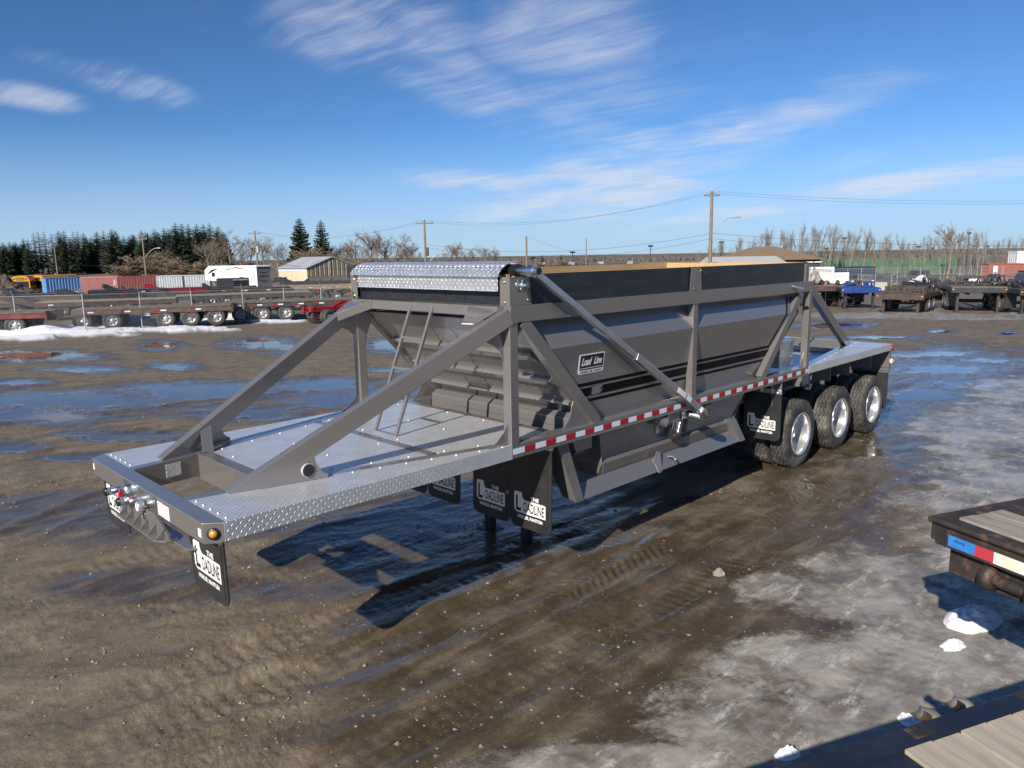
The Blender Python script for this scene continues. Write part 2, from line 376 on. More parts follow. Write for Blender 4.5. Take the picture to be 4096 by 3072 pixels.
WET = [(1900, 2100, 900, 260), (2500, 2400, 1500, 560), (3300, 1950, 500, 260), (1700, 2100, 1000, 300), (3800, 1550, 600, 240), (200, 2050, 800, 110), (700, 2350, 700, 90), (2300, 2700, 900, 200)]
# vehicle tracks: pairs of photo points, both wheels of the pass
TRACKS = [((-300, 1700), (1500, 1500), 2.0), ((-300, 1560), (1700, 1400), 2.1), ((-200, 1950), (1200, 1640), 2.0), ((-200, 2250), (900, 1820), 0.0), ((-100, 2420), (1700, 2010), 0.6),
          ((3560, 1700), (4300, 1330), 2.1), ((2300, 2330), (3700, 1500), 1.9), ((1500, 2560), (3900, 1420), 0.0), ((-200, 1480), (1500, 1350), 2.0), ((300, 3100), (2700, 2300), 1.9), ((-200, 2950), (1500, 2450), 2.0), ((2600, 3000), (4200, 1800), 2.0)]
def tracks(x, y, wob):
    h = np.zeros_like(x)
    for i, (a, b, gap) in enumerate(TRACKS):
        a = gnd(*a); b = gnd(*b); d = Vector((b.x-a.x, b.y-a.y)); L = d.length; d = d/L
        t = (x-a.x)*d.x+(y-a.y)*d.y; n = -(x-a.x)*d.y+(y-a.y)*d.x + .35*np.sin(t*.35+i) + .10*wob
        end = sst(t, -2, 2)*sst(t, L+2, L-2)
        for g in ((-gap/2, gap/2) if gap > 1 else (0.0,)):
            q = np.abs(n-g); tread = .5+.5*np.sin(t*2*np.pi/.13+np.sign(n-g)*q*9)
            h += end*(-.030*sst(q, .26, .16) + .020*np.exp(-((q-.33)/.09)**2) + .006*sst(q, .24, .18)*tread)
    return h
def field(x, y, spots):
    w = np.full(x.shape, -3.0)
    for s in spots:
        cx, cy, ax, ay, bx, by = spot(*s); det = ax*by-ay*bx
        dx = x-cx; dy = y-cy; u = (dx*by-dy*bx)/det; v = (dy*ax-dx*ay)/det
        w = np.maximum(w, 1-np.sqrt(u*u+v*v))
    return w
def ground_height(x, y):
    """small relief of the yard; returns height, water, ice, snow, gravel"""
    px = x*.825-y*.565; py = x*.565+y*.825                        # direction of travel in the yard
    wob = fbm(x*.35, y*.35, 11, 3)
    rut = fbm(px*.22+wob*.6, py*1.5+wob*1.2, 21, 4, .55)
    rough = fbm(x*3.2, y*3.2, 31, 5, .62); clod = fbm(x*9, y*9, 41, 4, .6)
    zone = sst(fbm(x*.42+5, y*.42, 51, 3), -.15, .3)
    h = .030*rut + .014*rough*(.4+.8*zone) + .006*clod*(.25+1.0*zone) + .006*fbm(x*24, y*24, 45, 3, .6)*zone + .03*fbm(x*.16, y*.16, 61, 2)
    n = fbm(px*.8, py*2.2, 71, 5, .6)
    h = h*1.15 + tracks(x, y, wob)*(.35+.65*sst(fbm(x*.3, y*.3, 65, 3), -.35, .2))
    n2 = fbm(px*3.0, py*5.0, 75, 4, .6)
    wf = field(x, y, PUDDLES) + .85*n + .22*n2 - .35*rut
    water = sst(wf, .12, .30)
    icf = field(x, y, ICE)*.9 + .06 + .75*fbm(px*.8, py*1.5, 81, 5, .6)
    ice = sst(icf, .0, .35)
    snow = sst(field(x, y, SNOW) + .6*fbm(x*.5, y*.9, 91, 5, .6), .05, .25)
    wet = sst(field(x, y, WET) + .55*n - .25*zone, -.2, .35)
    h = h*(1-.35*wet)
    h = h*(1-water) - .012*water
    h = h*(1-.45*ice) + ice*(.012+.012*fbm(px*1.1, py*3.5, 101, 4, .6)+.008*fbm(x*5, y*5, 105, 3))
    h = h + snow*(.10+.16*np.clip(fbm(x*.5, y*.5, 111, 3), -.4, 1))
    # tread marks pressed beside the trailer
    for (gx, gy, L) in ((3.0, -1.55, 2.2), (6.3, -1.9, 3.2)):
        u = x-gx; v = y-gy-.10*np.sin(u*1.1)
        m = sst(np.abs(v), .30, .16)*sst(np.abs(u-L/2), L/2, L/2-.4); h = h + m*(-.008+.009*(.4+.6*sst(n2, -.3, .3))*np.sin((u+np.abs(v)*.8+.05*n2)*2*np.pi/.12))
    return h, wf, icf, snow, zone, wet

def build_ground():
    ang = np.concatenate([np.linspace(-40, 40, 860), np.linspace(40, 320, 66)[1:-1]])
    r = [0.25, .8, 1.5, 2.4, 3.2]; x = 3.6
    while x < 2600:
        r.append(x); x += min(max(.020, 1.15*x*x/2440), .06*x)
    r = np.array(r); A, Rr = np.meshgrid(np.radians(ang)+YAW, r)
    X = CAM[0]+Rr*np.sin(A); Y = CAM[1]+Rr*np.cos(A)
    nr, na = X.shape; x = X.ravel(); y = Y.ravel()
    h, water, ice, snow, zone, wet = ground_height(x, y)
    fade = np.clip(1.3-Rr.ravel()/160, 0, 1)
    z = terrain(x, y) + h*fade
    me = bpy.data.meshes.new('ground')
    co = np.stack([x, y, z], 1).astype(np.float32)
    i = np.arange(nr-1)[:, None]*na; j = np.arange(na)[None, :]; j2 = (j+1) % na
    q = np.stack([i+j, i+j2, i+na+j2, i+na+j], -1).reshape(-1, 4)[:, ::-1]
    ctr = len(co); co = np.vstack([co, [[CAM[0], CAM[1], 0]]]).astype(np.float32)
    tri = np.stack([np.full(na, ctr), j2.ravel(), j.ravel()], 1)[:, ::-1]
    loops = np.concatenate([q.ravel(), tri.ravel()]).astype(np.int32)
    me.vertices.add(len(co)); me.vertices.foreach_set('co', co.ravel())
    me.loops.add(len(loops)); me.loops.foreach_set('vertex_index', loops)
    me.polygons.add(len(q)+len(tri))
    st = np.concatenate([np.arange(len(q))*4, len(q)*4+np.arange(len(tri))*3]).astype(np.int32)
    me.polygons.foreach_set('loop_start', st); me.polygons.foreach_set('use_smooth', np.ones(len(st), bool))
    for nm, arr in (('water', water), ('ice', ice), ('snow', snow), ('zone', zone), ('wet', wet)):
        at_ = me.attributes.new(nm, 'FLOAT', 'POINT'); at_.data.foreach_set('value', np.append(arr, 0).astype(np.float32))
    me.update(calc_edges=True); me.validate()
    g = bpy.data.objects.new('ground', me); COL.objects.link(g); kind(g, 'structure'); g['label'] = 'muddy gravel yard with meltwater puddles and ice'
    m = bpy.data.materials.new('yard_mud'); m.use_nodes = True; T = NT(m.node_tree); T.n.clear(); me.materials.append(m)
    b = T.add('ShaderNodeBsdfPrincipled'); T.l.new(b.outputs[0], T.add('ShaderNodeOutputMaterial').inputs[0])
    P = T.add('ShaderNodeTexCoord').outputs['Object']
    A_ = lambda n: T.add('ShaderNodeAttribute', attribute_name=n).outputs['Fac']
    wf, icf, sn, zn, wt = A_('water'), A_('ice'), A_('snow'), A_('zone'), A_('wet')
    big = T.noise(P, .45, 3, .55); med = T.noise(P, 2.1, 5, .64); fine = T.noise(P, 19, 5, .72); grit = T.noise(P, 95, 2, .6)
    st = T.add('ShaderNodeMapping'); st.inputs['Rotation'].default_value = (0, 0, .62); st.inputs['Scale'].default_value = (.55, 3.2, 1); T.put(st.inputs['Vector'], P); strk = T.noise(st.outputs[0], 1.5, 5, .65)
    wat = T.ramp(T.math('ADD', wf, T.math('MULTIPLY', T.math('SUBTRACT', fine, .5), .45)), .16, .34)
    mud = T.mix(T.ramp(med, .34, .66), (.130, .101, .068), (.190, .151, .104))
    mud = T.mix(T.ramp(strk, .38, .64), T.mix(1.0, mud, (.80, .77, .74), 'MULTIPLY'), mud)
    mud = T.mix(T.math('MULTIPLY', T.ramp(fine, .50, .74), .55), mud, (.265, .218, .155))
    mud = T.mix(T.math('MULTIPLY', T.ramp(grit, .60, .70), .5), mud, (.36, .31, .245))
    film = T.math('MULTIPLY', wt, T.ramp(T.math('ADD', T.math('MULTIPLY', strk, .6), T.math('MULTIPLY', med, .4)), .74, .46))
    halo = T.ramp(wf, -.50, .15)
    damp = T.math('MAXIMUM', T.math('MAXIMUM', film, T.math('MULTIPLY', halo, .9)), wat)
    colr = T.mix(damp, mud, T.mix(1.0, mud, (.54, .51, .49), 'MULTIPLY'))
    # dirty ice: crisp edged grey sheet with white frosted crystals and brown stains
    st3 = T.add('ShaderNodeMapping'); st3.inputs['Rotation'].default_value = (0, 0, .9); st3.inputs['Scale'].default_value = (.7, 2.2, 1); T.put(st3.inputs['Vector'], P)
    icn = T.noise(P, 1.7, 6, .68); ics = T.noise(st3.outputs[0], 3.0, 6, .7); icf2 = T.noise(P, 48, 3, .7)
    ic = T.ramp(T.math('ADD', icf, T.math('ADD', T.math('MULTIPLY', T.math('SUBTRACT', icn, .5), 1.0), T.math('MULTIPLY', T.math('SUBTRACT', fine, .5), .6))), -.02, .36)
    icec = T.mix(T.ramp(icn, .36, .62), (.16, .138, .112), (.36, .335, .30)); icec = T.mix(T.ramp(T.math('ADD', T.math('MULTIPLY', ics, .75), T.math('MULTIPLY', icf2, .25)), .52, .66), icec, (.54, .525, .50))
    colr = T.mix(T.math('MULTIPLY', ic, .84), colr, icec)
    snc = T.mix(T.ramp(fine, .35, .7), (.70, .71, .74), (.84, .85, .86))
    colr = T.mix(T.math('MULTIPLY', sn, T.ramp(med, .22, .40)), colr, snc)
    T.put(b.inputs['Base Color'], colr)
    rgh = T.mix(damp, (.72,)*3, (.13,)*3); rgh = T.mix(T.math('MULTIPLY', ic, .85), rgh, T.mix(T.ramp(ics, .4, .6), (.14,)*3, (.5,)*3)); rgh = T.mix(wat, rgh, (.03,)*3)
    T.put(b.inputs['Roughness'], rgh)
    hgt = T.math('ADD', T.math('ADD', T.math('MULTIPLY', fine, .013), T.math('MULTIPLY', grit, .004)), T.math('MULTIPLY', strk, .014))
    hgt = T.math('MULTIPLY', hgt, T.math('SUBTRACT', 1.0, T.math('ADD', T.math('MULTIPLY', damp, .80), T.math('MULTIPLY', wat, .195))))
    hgt = T.math('ADD', hgt, T.math('MULTIPLY', ic, .008))
    bn = T.add('ShaderNodeBump'); bn.inputs['Distance'].default_value = 1.0; bn.inputs['Strength'].default_value = .85; T.put(bn.inputs['Height'], hgt); T.l.new(bn.outputs[0], b.inputs['Normal'])
    return g
build_ground()
# ---------------------------------------------------------------- the belly dump trailer
HW, DK = 1.295, 1.565
def lerp(a, b, t): return a+(b-a)*t
TR = thing('belly_dump_trailer', 'new pewter grey tri-axle belly dump trailer with silver tread-plate decks', 'trailer', (0, 0, 0))
def P(mb, name, mat, bevel=0.004, parent=None): return mb.build(name, mat, parent or TR, bevel)

# front beam with chamfered ends
P(MB().prism([(0, -1.21, 1.42), (.108, -HW, 1.42), (.128, -HW, 1.42), (.128, HW, 1.42), (.108, HW, 1.42), (0, 1.21, 1.42)], (0, 0, DK-1.42+.003)), 'front_beam', paint)
# coupler plate under the nose with triangular ribs
cp = MB().prism([(-.012, .33, 1.42), (-.012, -.30, 1.42), (-.012, -.57, 1.31), (-.012, -.57, 1.268), (-.012, .34, 1.268)], (.024, 0, 0))
cp.prism([(-.085, -.48, 1.262), (-.085, .33, 1.262), (.06, .36, 1.262), (.06, -.57, 1.262), (-.03, -.57, 1.262)], (0, 0, .012))
cpo = P(cp, 'coupler_plate', paint, .003)
for y in (-.50, -.335, -.17, .0, .165, .32):
    MB().prism([(-.013, y-.005, 1.275), (-.08, y-.005, 1.275), (-.013, y-.005, 1.35)], (0, .010, 0)).build('rib', paint, cpo)
P(MB().prism([(.03, -.80, 1.245), (.128, -.86, 1.245), (.128, .86, 1.245), (.03, .80, 1.245)], (0, 0, .014)), 'upper_coupler_skid', paint)
ring = MB().lathe([(.030, -.018), (.042, -.018), (.042, -.012), (.030, -.012)], (0, -.09, 1.355), 'x', 20, close=True); ring.build('eye_ring', weld, cpo)
MB().disc((-.014, -.09, 1.355), .030, 'x', 20).build('eye_hole', black_print, cpo)
# frame members flush with the deck
for s in (-1, 1):
    P(MB().beam((.128, s*.585, 1.465), (.74, s*.69, 1.465), .10, .204), 'neck_rail', paint)
    P(MB().beam((.74, s*.69, 1.51), (2.87, s*1.225, 1.51), .10, .116), 'deck_frame_tube', paint)
    P(MB().beam((9.24, s*1.225, 1.51), (12.75, s*.60, 1.51), .10, .116), 'rear_frame_tube', paint)
for x0, x1, y, zb in ((.72, .84, .66, 1.33), (2.11, 2.21, .96, 1.43), (3.44, 3.53, 1.17, 1.30), (11.5, 11.6, .80, 1.33), (7.95, 8.05, 1.17, 1.33)):
    P(MB().box(x0, x1, -y, y, zb, DK+.004), 'cross_member', paint)
def ydg(x): return .69+(x-.74)*(1.225-.69)/(2.87-.74)
for s in (-1, 1):
    P(MB().prism([(.131, s*HW, DK-.006), (.131, s*.64, DK-.006), (.74, s*(ydg(.74)+.05), DK-.006), (2.85, s*1.27, DK-.006), (2.85, s*HW, DK-.006)], (0, 0, .006)), 'deck_plate', alu_plate, .001)
    P(MB().box(.112, 2.85, s*HW-.003, s*HW+.003, 1.432, DK+.001), 'edge_trim', alu_plate, .001)
    P(MB().prism([(9.24, s*HW, DK-.006), (12.84, s*HW, DK-.006), (12.84, s*.56, DK-.006), (12.7, s*.66, DK-.006), (9.24, s*1.28, DK-.006)], (0, 0, .006)), 'rear_deck_plate', alu_plate, .001)
    P(MB().box(9.236, 12.85, s*HW-.003, s*HW+.003, 1.45, DK+.001), 'rear_edge_trim', alu_plate, .001)
P(MB().prism([(.845, -(ydg(.845)-.055), DK-.006), (2.105, -(ydg(2.105)-.055), DK-.006), (2.105, ydg(2.105)-.055, DK-.006), (.845, ydg(.845)-.055, DK-.006)], (0, 0, .007)), 'deck_plate', alu_plate, .001)
P(MB().prism([(2.215, -(ydg(2.215)-.055), DK-.006), (2.87, -1.17, DK-.006), (3.435, -1.17, DK-.006), (3.435, 1.17, DK-.006), (2.87, 1.17, DK-.006), (2.215, ydg(2.215)-.055, DK-.006)], (0, 0, .007)), 'deck_plate', alu_plate, .001)
P(MB().box(8.06, 11.49, -.95, .95, 1.47, 1.476), 'rear_floor_plate', alu_plate, .001)
# deck bolts
bolt = MB().lathe([(.0, .007), (.005, .0065), (.009, .004), (.010, 0), (.010, -.004)], (0, 0, 0), 'z', 8).mesh('bolt', white_bolt)
for s in (-1, 1):
    for t in np.linspace(.05, .97, 9): put('bolt', bolt, TR, loc=(lerp(.8, 2.8, t), s*(ydg(lerp(.8, 2.8, t))+.085), DK+.003))
    for t in np.linspace(.05, .95, 5): put('bolt', bolt, TR, loc=(.165, s*lerp(.68, 1.24, t), DK+.003))
    for x in np.linspace(.95, 3.3, 8): put('bolt', bolt, TR, loc=(x, s*min(ydg(x)-.10, 1.10), DK+.004))
    for t in np.linspace(.05, .95, 8): put('bolt', bolt, TR, loc=(lerp(9.6, 12.7, t), s*(lerp(1.225, .60, (lerp(9.6, 12.7, t)-9.24)/3.51)+.09), DK+.003))
for x in (.9, 1.5, 2.05, 2.27, 2.85, 3.40):
    for y in (-.3, .3): put('bolt', bolt, TR, loc=(x, y, DK+.004))
# side rails with conspicuity tape
tr_, tw_ = [MB().box(0, L, -.0025, .0, 0, .055).mesh(n, m_) for n, m_, L in (('red_tape', tape_red, .148), ('white_tape', tape_white, .148))]
for s in (-1, 1):
    P(MB().box(2.854, 9.234, s*HW, s*(HW-.13), 1.43, DK+.002), 'side_rail', paint, .006)
    x = 2.862; k = 0
    while x < 9.1 and s < 0:
        put('red_tape' if k % 2 else 'white_tape', tr_ if k % 2 else tw_, TR, loc=(x, -HW-.0012, 1.472)); x += .1485; k += 1
# uprights, diagonals and braces
for s in (-1, 1):
    Y0, Y1 = s*HW, s*(HW-.105)
    for x0, x1, nm in ((2.846, 2.950, 'front_post'), (9.135, 9.235, 'rear_post')):
        P(MB().box(x0, x1, s*(HW-.004), Y1, DK, 2.705), nm, paint, .006)
    P(MB().box(5.928, 6.028, s*(HW-.003), s*(HW-.09), DK, 2.705), 'middle_post', paint, .005)
    P(MB().beam((3.03, s*1.245, 2.71), (4.13, s*1.245, 1.56), .09, .125), 'front_diagonal', paint, .006)
    P(MB().beam((8.90, s*1.245, 2.71), (7.76, s*1.245, 1.56), .09, .125), 'rear_diagonal', paint, .006)
    # long braces from the nose and the tail up to the hopper corners
    P(MB().beam((.43, s*.69, 1.515), (2.87, s*1.25, 2.762), .095, .155), 'front_brace', paint, .006)
    P(MB().beam((9.18, s*1.25, 2.762), (12.45, s*.63, 1.50), .095, .155), 'rear_brace', paint, .006)
    # gussets: at brace foot, post head, post foot, diagonal foot, middle post
    def arc(cx, cz, r, a0, a1, n=7): return [(cx+r*math.cos(rad(lerp(a0, a1, i/(n-1)))), cz+r*math.sin(rad(lerp(a0, a1, i/(n-1))))) for i in range(n)]
    def gus(pts, y, t=.008, nm='gusset'): P(MB().prism([(x_, y-t/2, z_) for x_, z_ in pts], (0, t, 0)), nm, paint, .0015)
    fy = lambda x: s*lerp(.69, 1.25, (x-.43)/2.44)
    g = [(.62, DK+.002), (1.14, DK+.002)]+[(1.14+.03-.13*math.sin(a), DK+.03+.2*(1-math.cos(a))) for a in np.linspace(.2, 1.35, 6)]+[(1.12, 1.80), (.62, 1.58)]
    P(MB().prism([(x_, fy(x_)+s*.048, z_) for x_, z_ in g], (0, s*.008, 0)), 'brace_foot_gusset', paint, .0015)
    gus([(2.846, DK+.003), (2.60, DK+.003), (2.70, DK+.045), (2.79, DK+.12), (2.846, DK+.21)], s*1.24)
    gus([(2.95, DK+.003), (3.06, DK+.003), (3.0, DK+.03), (2.97, DK+.06), (2.95, DK+.10)], s*1.24)
    gus([(2.846, 2.70), (2.52, 2.56), (2.62, 2.545), (2.73, 2.50), (2.80, 2.44), (2.846, 2.34)], s*1.20)
    gus([(2.95, 2.70), (3.10, 2.68), (3.02, 2.54), (2.965, 2.42), (2.95, 2.34)], s*1.20)
    gus([(3.62, DK+.003), (3.68, DK+.05), (3.74, DK+.13), (3.76, DK+.22), (3.80, DK+.32), (4.06, DK+.003)], s*1.235)
    gus([(9.135, DK+.003), (8.98, DK+.003), (9.05, DK+.04), (9.10, DK+.12), (9.135, DK+.22)], s*1.24)
    P(MB().prism([(5.972, s*1.25, 2.70), (5.972, s*1.17, 2.70), (5.972, s*1.275, 2.42), (5.972, s*1.29, 2.42)], (.008, 0, 0)), 'gusset', paint, .001)
    P(MB().prism([(5.972, s*1.205, DK), (5.972, s*1.15, DK), (5.972, s*1.27, 2.0), (5.972, s*1.285, 2.0)], (.008, 0, 0)), 'gusset', paint, .001)
    P(MB().prism([(12.05, s*.64, DK+.003), (12.42, s*.575, DK+.003), (12.22, s*.612, 1.70)], (0, s*.01, 0)), 'gusset', paint, .001)
    P(MB().beam((.80, s*.60, 1.57), (.86, s*.765, 1.80), .012, .10, (1, 0, 0)), 'brace_strut', paint, .002)
    # top rail and top corner plates
    P(MB().box(2.854, 9.235, s*HW, s*(HW-.10), 2.70, 2.855), 'top_rail', paint, .006)
    P(MB().prism([(2.86, s*1.21, 2.842), (2.56, s*1.13, 2.70), (2.50, s*1.03, 2.705), (2.79, s*.80, 2.838)], (0, 0, .008)), 'corner_plate', paint, .001)
    if s > 0: P(MB().hexa([(2.50, s*1.035, 2.715), (2.49, s*1.035, 2.715), (2.50, s*1.035, 2.63), (2.51, s*1.035, 2.63)], [(2.79, s*.79, 2.848), (2.78, s*.79, 2.848), (2.79, s*.79, 2.762), (2.80, s*.79, 2.762)]), 'corner_lip', paint, .001)
for x0, x1 in ((2.79, 2.95), (9.14, 9.23)): P(MB().box(x0, x1, -1.19, 1.19, 2.755, 2.852), 'top_cross_rail', paint, .006)
# rear end
P(MB().box(12.75, 12.855, -HW+.004, HW-.004, 1.42, DK+.002), 'rear_beam', paint)
for s in (-1, 1):
    rp = MB().box(12.76, 12.775, s*1.29, s*.60, 1.02, 1.42); rp.box(12.745, 12.76, s*1.289, s*.61, 1.12, 1.15); rp.box(12.745, 12.76, s*1.289, s*.61, 1.06, 1.075)
    P(rp, 'rear_fender_panel', paint, .002)
    P(MB().box(12.72, 12.80, s*1.297, s*1.29, 1.02, 1.56), 'rear_side_cap', paint, .002)
    P(MB().box(12.778, 12.788, s*1.28, s*.62, .33, 1.05), 'rear_mud_flap', flap_rubber, .002)
    P(MB().lathe([(0, s*-.0), (.05, s*.0), (.05, s*.018), (.035, s*.028), (0, s*.03)], (12.80, s*1.298, 1.50), 'y', 16), 'tail_lamp', red_lens, 0)
    pl_ = P(MB().lathe([(0, 0), (.05, 0), (.05, s*.022), (.03, s*.022)], (12.82, s*1.298, 1.24), 'y', 16), 'lamp_housing', white_print, 0)
    MB().lathe([(.032, s*.02), (.026, s*.045), (0, s*.055)], (12.82, s*1.298, 1.24), 'y', 16).build('lens', amber, pl_)

# weld seams at post feet, rails and brace feet
for s in (-1, 1):
    for x0, x1 in ((2.846, 2.950), (9.135, 9.235), (5.928, 6.028)):
        P(MB().tube([(x0-.002, s*(HW-.002), DK+.005), (x1+.002, s*(HW-.002), DK+.005), (x1+.002, s*(HW-.107), DK+.005)], .005, 5), 'weld_bead', weld, 0)
        P(MB().tube([(x0-.002, s*(HW-.002), 2.698), (x1+.002, s*(HW-.002), 2.698)], .005, 5), 'weld_bead', weld, 0)
    P(MB().tube([(.40, s*.635, DK+.004), (1.10, s*.80, DK+.004)], .005, 5), 'weld_bead', weld, 0)
    P(MB().tube([(4.05, s*(HW-.005), DK+.005), (4.23, s*(HW-.005), DK+.005)], .006, 5), 'weld_bead', weld, 0)
    P(MB().tube([(7.68, s*(HW-.005), DK+.005), (7.86, s*(HW-.005), DK+.005)], .006, 5), 'weld_bead', weld, 0)
    P(MB().tube([(4.40, s*1.172, DK+.006), (7.72, s*1.172, DK+.006)], .005, 5), 'weld_bead', weld, 0)
    P(MB().tube([(4.37, s*1.126, 1.078), (7.22, s*1.126, 1.078)], .005, 5), 'weld_bead', weld, 0)
# hopper shell
def xf(z): return 2.99+(2.70-z)*.99
def xr(z): return 8.95-(2.70-z)*1.06
prof = [(2.70, 1.145), (2.41, 1.285), (1.57, 1.165), (1.36, 1.135)]
def ring(z, y): return {(-1, 0): (xf(z), -y, z), (-1, 1): (xr(z), -y, z), (1, 0): (xf(z), y, z), (1, 1): (xr(z), y, z)}
for s in (-1, 1):
    for (za, ya), (zb, yb), nm in zip(prof, prof[1:], ('upper_side_panel', 'side_panel', 'lower_side_panel')):
        a, b = ring(za, ya), ring(zb, yb); P(MB().plate([a[s, 0], a[s, 1], b[s, 1], b[s, 0]], .006), nm, paint, 0)
for e, nm in ((0, 'front_slope_sheet'), (1, 'rear_slope_sheet')):
    pts = [ring(z, y)[-1, e] for z, y in prof]+[ring(z, y)[1, e] for z, y in prof[::-1]]
    P(MB().plate(pts, .006), nm, paint, 0)
# belly: vertical throat, ledge and gates
for s in (-1, 1):
    P(MB().plate([(4.345, s*1.133, 1.36), (7.53, s*1.133, 1.36), (7.22, s*1.12, 1.07), (4.365, s*1.12, 1.07)], .008), 'throat_panel', paint, 0)
    P(MB().hexa([(4.36, s*1.12, 1.075), (4.36, s*1.17, 1.04), (4.36, s*1.165, 1.03), (4.36, s*1.10, 1.06)], [(7.22, s*1.12, 1.075), (7.19, s*1.17, 1.04), (7.19, s*1.165, 1.03), (7.22, s*1.10, 1.06)]), 'gate_ledge', paint, 0)
    P(MB().plate([(4.37, s*1.165, 1.035), (7.19, s*1.165, 1.035), (7.12, s*1.135, .855), (4.40, s*1.135, .855)], .008), 'gate', paint, 0)
    P(MB().box(4.45, 7.1, s*1.13, s*.2, .855, .867), 'gate_bottom', paint, 0)
for x_, nm in ((4.35, 'throat_front'), ): P(MB().plate([(4.345, -1.13, 1.36), (4.345, 1.13, 1.36), (4.36, 1.16, 1.04), (4.40, 1.05, .87), (4.40, -1.05, .87), (4.36, -1.16, 1.04)], .008), nm, paint, 0)
P(MB().plate([(7.53, -1.13, 1.36), (7.53, 1.13, 1.36), (7.22, 1.15, 1.04), (7.12, 1.05, .87), (7.12, -1.05, .87), (7.22, -1.15, 1.04)], .008), 'throat_rear', paint, 0)
P(MB().box(4.05, 4.34, -1.02, 1.02, 1.18, 1.19), 'throat_shelf', paint, 0)
# stiffeners across the front slope
for z in (2.36, 2.07, 1.79):
    x = xf(z)-.008
    P(MB().prism([(x+.09, -1.13, z-.09), (x-.05, -1.13, z-.02), (x-.05, -1.13, z+.005), (x-.002, -1.13, z+.03)], (0, 2.26, 0)), 'front_stiffener', paint, .003)
for z in (2.36, 2.02):
    x = xr(z)+.008
    P(MB().prism([(x-.09, -1.13, z-.09), (x+.075, -1.13, z-.03), (x+.075, -1.13, z+.005), (x+.002, -1.13, z+.035)], (0, 2.26, 0)), 'rear_stiffener', paint, .003)
P(MB().prism([(3.93, -1.15, 1.25), (3.85, -1.15, 1.44), (3.85, -1.15, 1.62), (3.93, -1.15, 1.66), (4.04, -1.15, 1.66), (4.2, -1.15, 1.40), (4.2, -1.15, 1.25)], (0, 2.3, 0)), 'front_bolster', paint, .008)
P(MB().tube([(3.935, -1.14, 1.662), (3.935, 1.14, 1.662)], .006, 6), 'weld_bead', weld, 0)
P(MB().tube([(3.849, -.9, 1.53), (3.849, .75, 1.53)], .005, 6), 'weld_bead', weld, 0)
# belly guard hung below the rails
for s in (-1, 1):
    sk = MB().hexa([(3.86, s*1.185, .925), (3.86, s*1.17, .925), (3.78, s*1.27, .775), (3.78, s*1.285, .775)], [(7.12, s*1.185, .925), (7.12, s*1.17, .925), (7.22, s*1.27, .775), (7.22, s*1.285, .775)])
    P(sk, 'belly_guard', paint, .003)
    P(MB().hexa([(3.54, s*1.23, 1.43), (3.70, s*1.23, 1.43), (3.70, s*.95, 1.43), (3.54, s*.95, 1.43)], [(3.77, s*1.285, .775), (3.90, s*1.285, .775), (3.90, s*1.10, .80), (3.77, s*1.10, .80)]), 'belly_guard_leg', paint, .003)
    P(MB().hexa([(7.00, s*1.225, 1.09), (7.16, s*1.225, 1.09), (7.16, s*1.10, 1.09), (7.00, s*1.10, 1.09)], [(7.19, s*1.288, .765), (7.33, s*1.288, .765), (7.33, s*1.12, .79), (7.19, s*1.12, .79)]), 'belly_guard_leg', paint, .003)
    P(MB().prism([(5.22, s*1.225, .86), (5.29, s*1.29, .755), (5.33, s*1.29, .755), (5.40, s*1.225, .93), (5.38, s*1.22, .99), (5.33, s*1.22, .99)], (0, s*-.014, 0)), 'guard_lug', paint, .003)
    P(MB().tube([(5.27, s*1.29, .76), (5.27, s*1.20, .91)], .012, 6), 'weld_bead', weld, 0)
    P(MB().tube([(5.52, s*1.235, .90), (5.55, s*1.29, .90), (5.57, s*1.32, .86), (5.55, s*1.31, .82)], .014, 8), 'tie_hook', paint, 0)

# sideboards: lumber painted black outside
for s in (-1, 1):
    for x0, x1 in ((2.96, 6.0), (6.004, 9.14)):
        bd = P(MB().box(x0, x1, s*1.247, s*1.21, 2.856, 3.136), 'sideboard', raw_wood, .002)
        MB().box(x0, x1, s*1.2505, s*1.2475, 2.857, 3.134).build('painted_face', black_board, bd)
for x0, x1, xo, nm in ((2.905, 2.945, 2.901, 'front_board'), (9.10, 9.14, 9.144, 'rear_board')):
    bd = P(MB().box(x0, x1, -1.205, 1.205, 2.856, 3.136), nm, raw_wood, .002)
    MB().box(min(xo, x0)if xo < x0 else x1+.001, xo if xo > x1 else x0-.001, -1.2, 1.2, 2.857, 3.134).build('painted_face', black_board, bd)
def brass_bolt(x, y, z, axis, s):
    b_ = MB().lathe([(.017, 0), (.017, .003), (.011, .004), (.011, .011), (0, .012)], (0, 0, 0), 'y', 8)
    o = b_.build('bracket_bolt', brass, TR); o.location = (x, y, z); o.rotation_euler = (0, 0, math.pi if (axis == 'y' and s < 0) else (0 if axis == 'y' else math.pi/2))
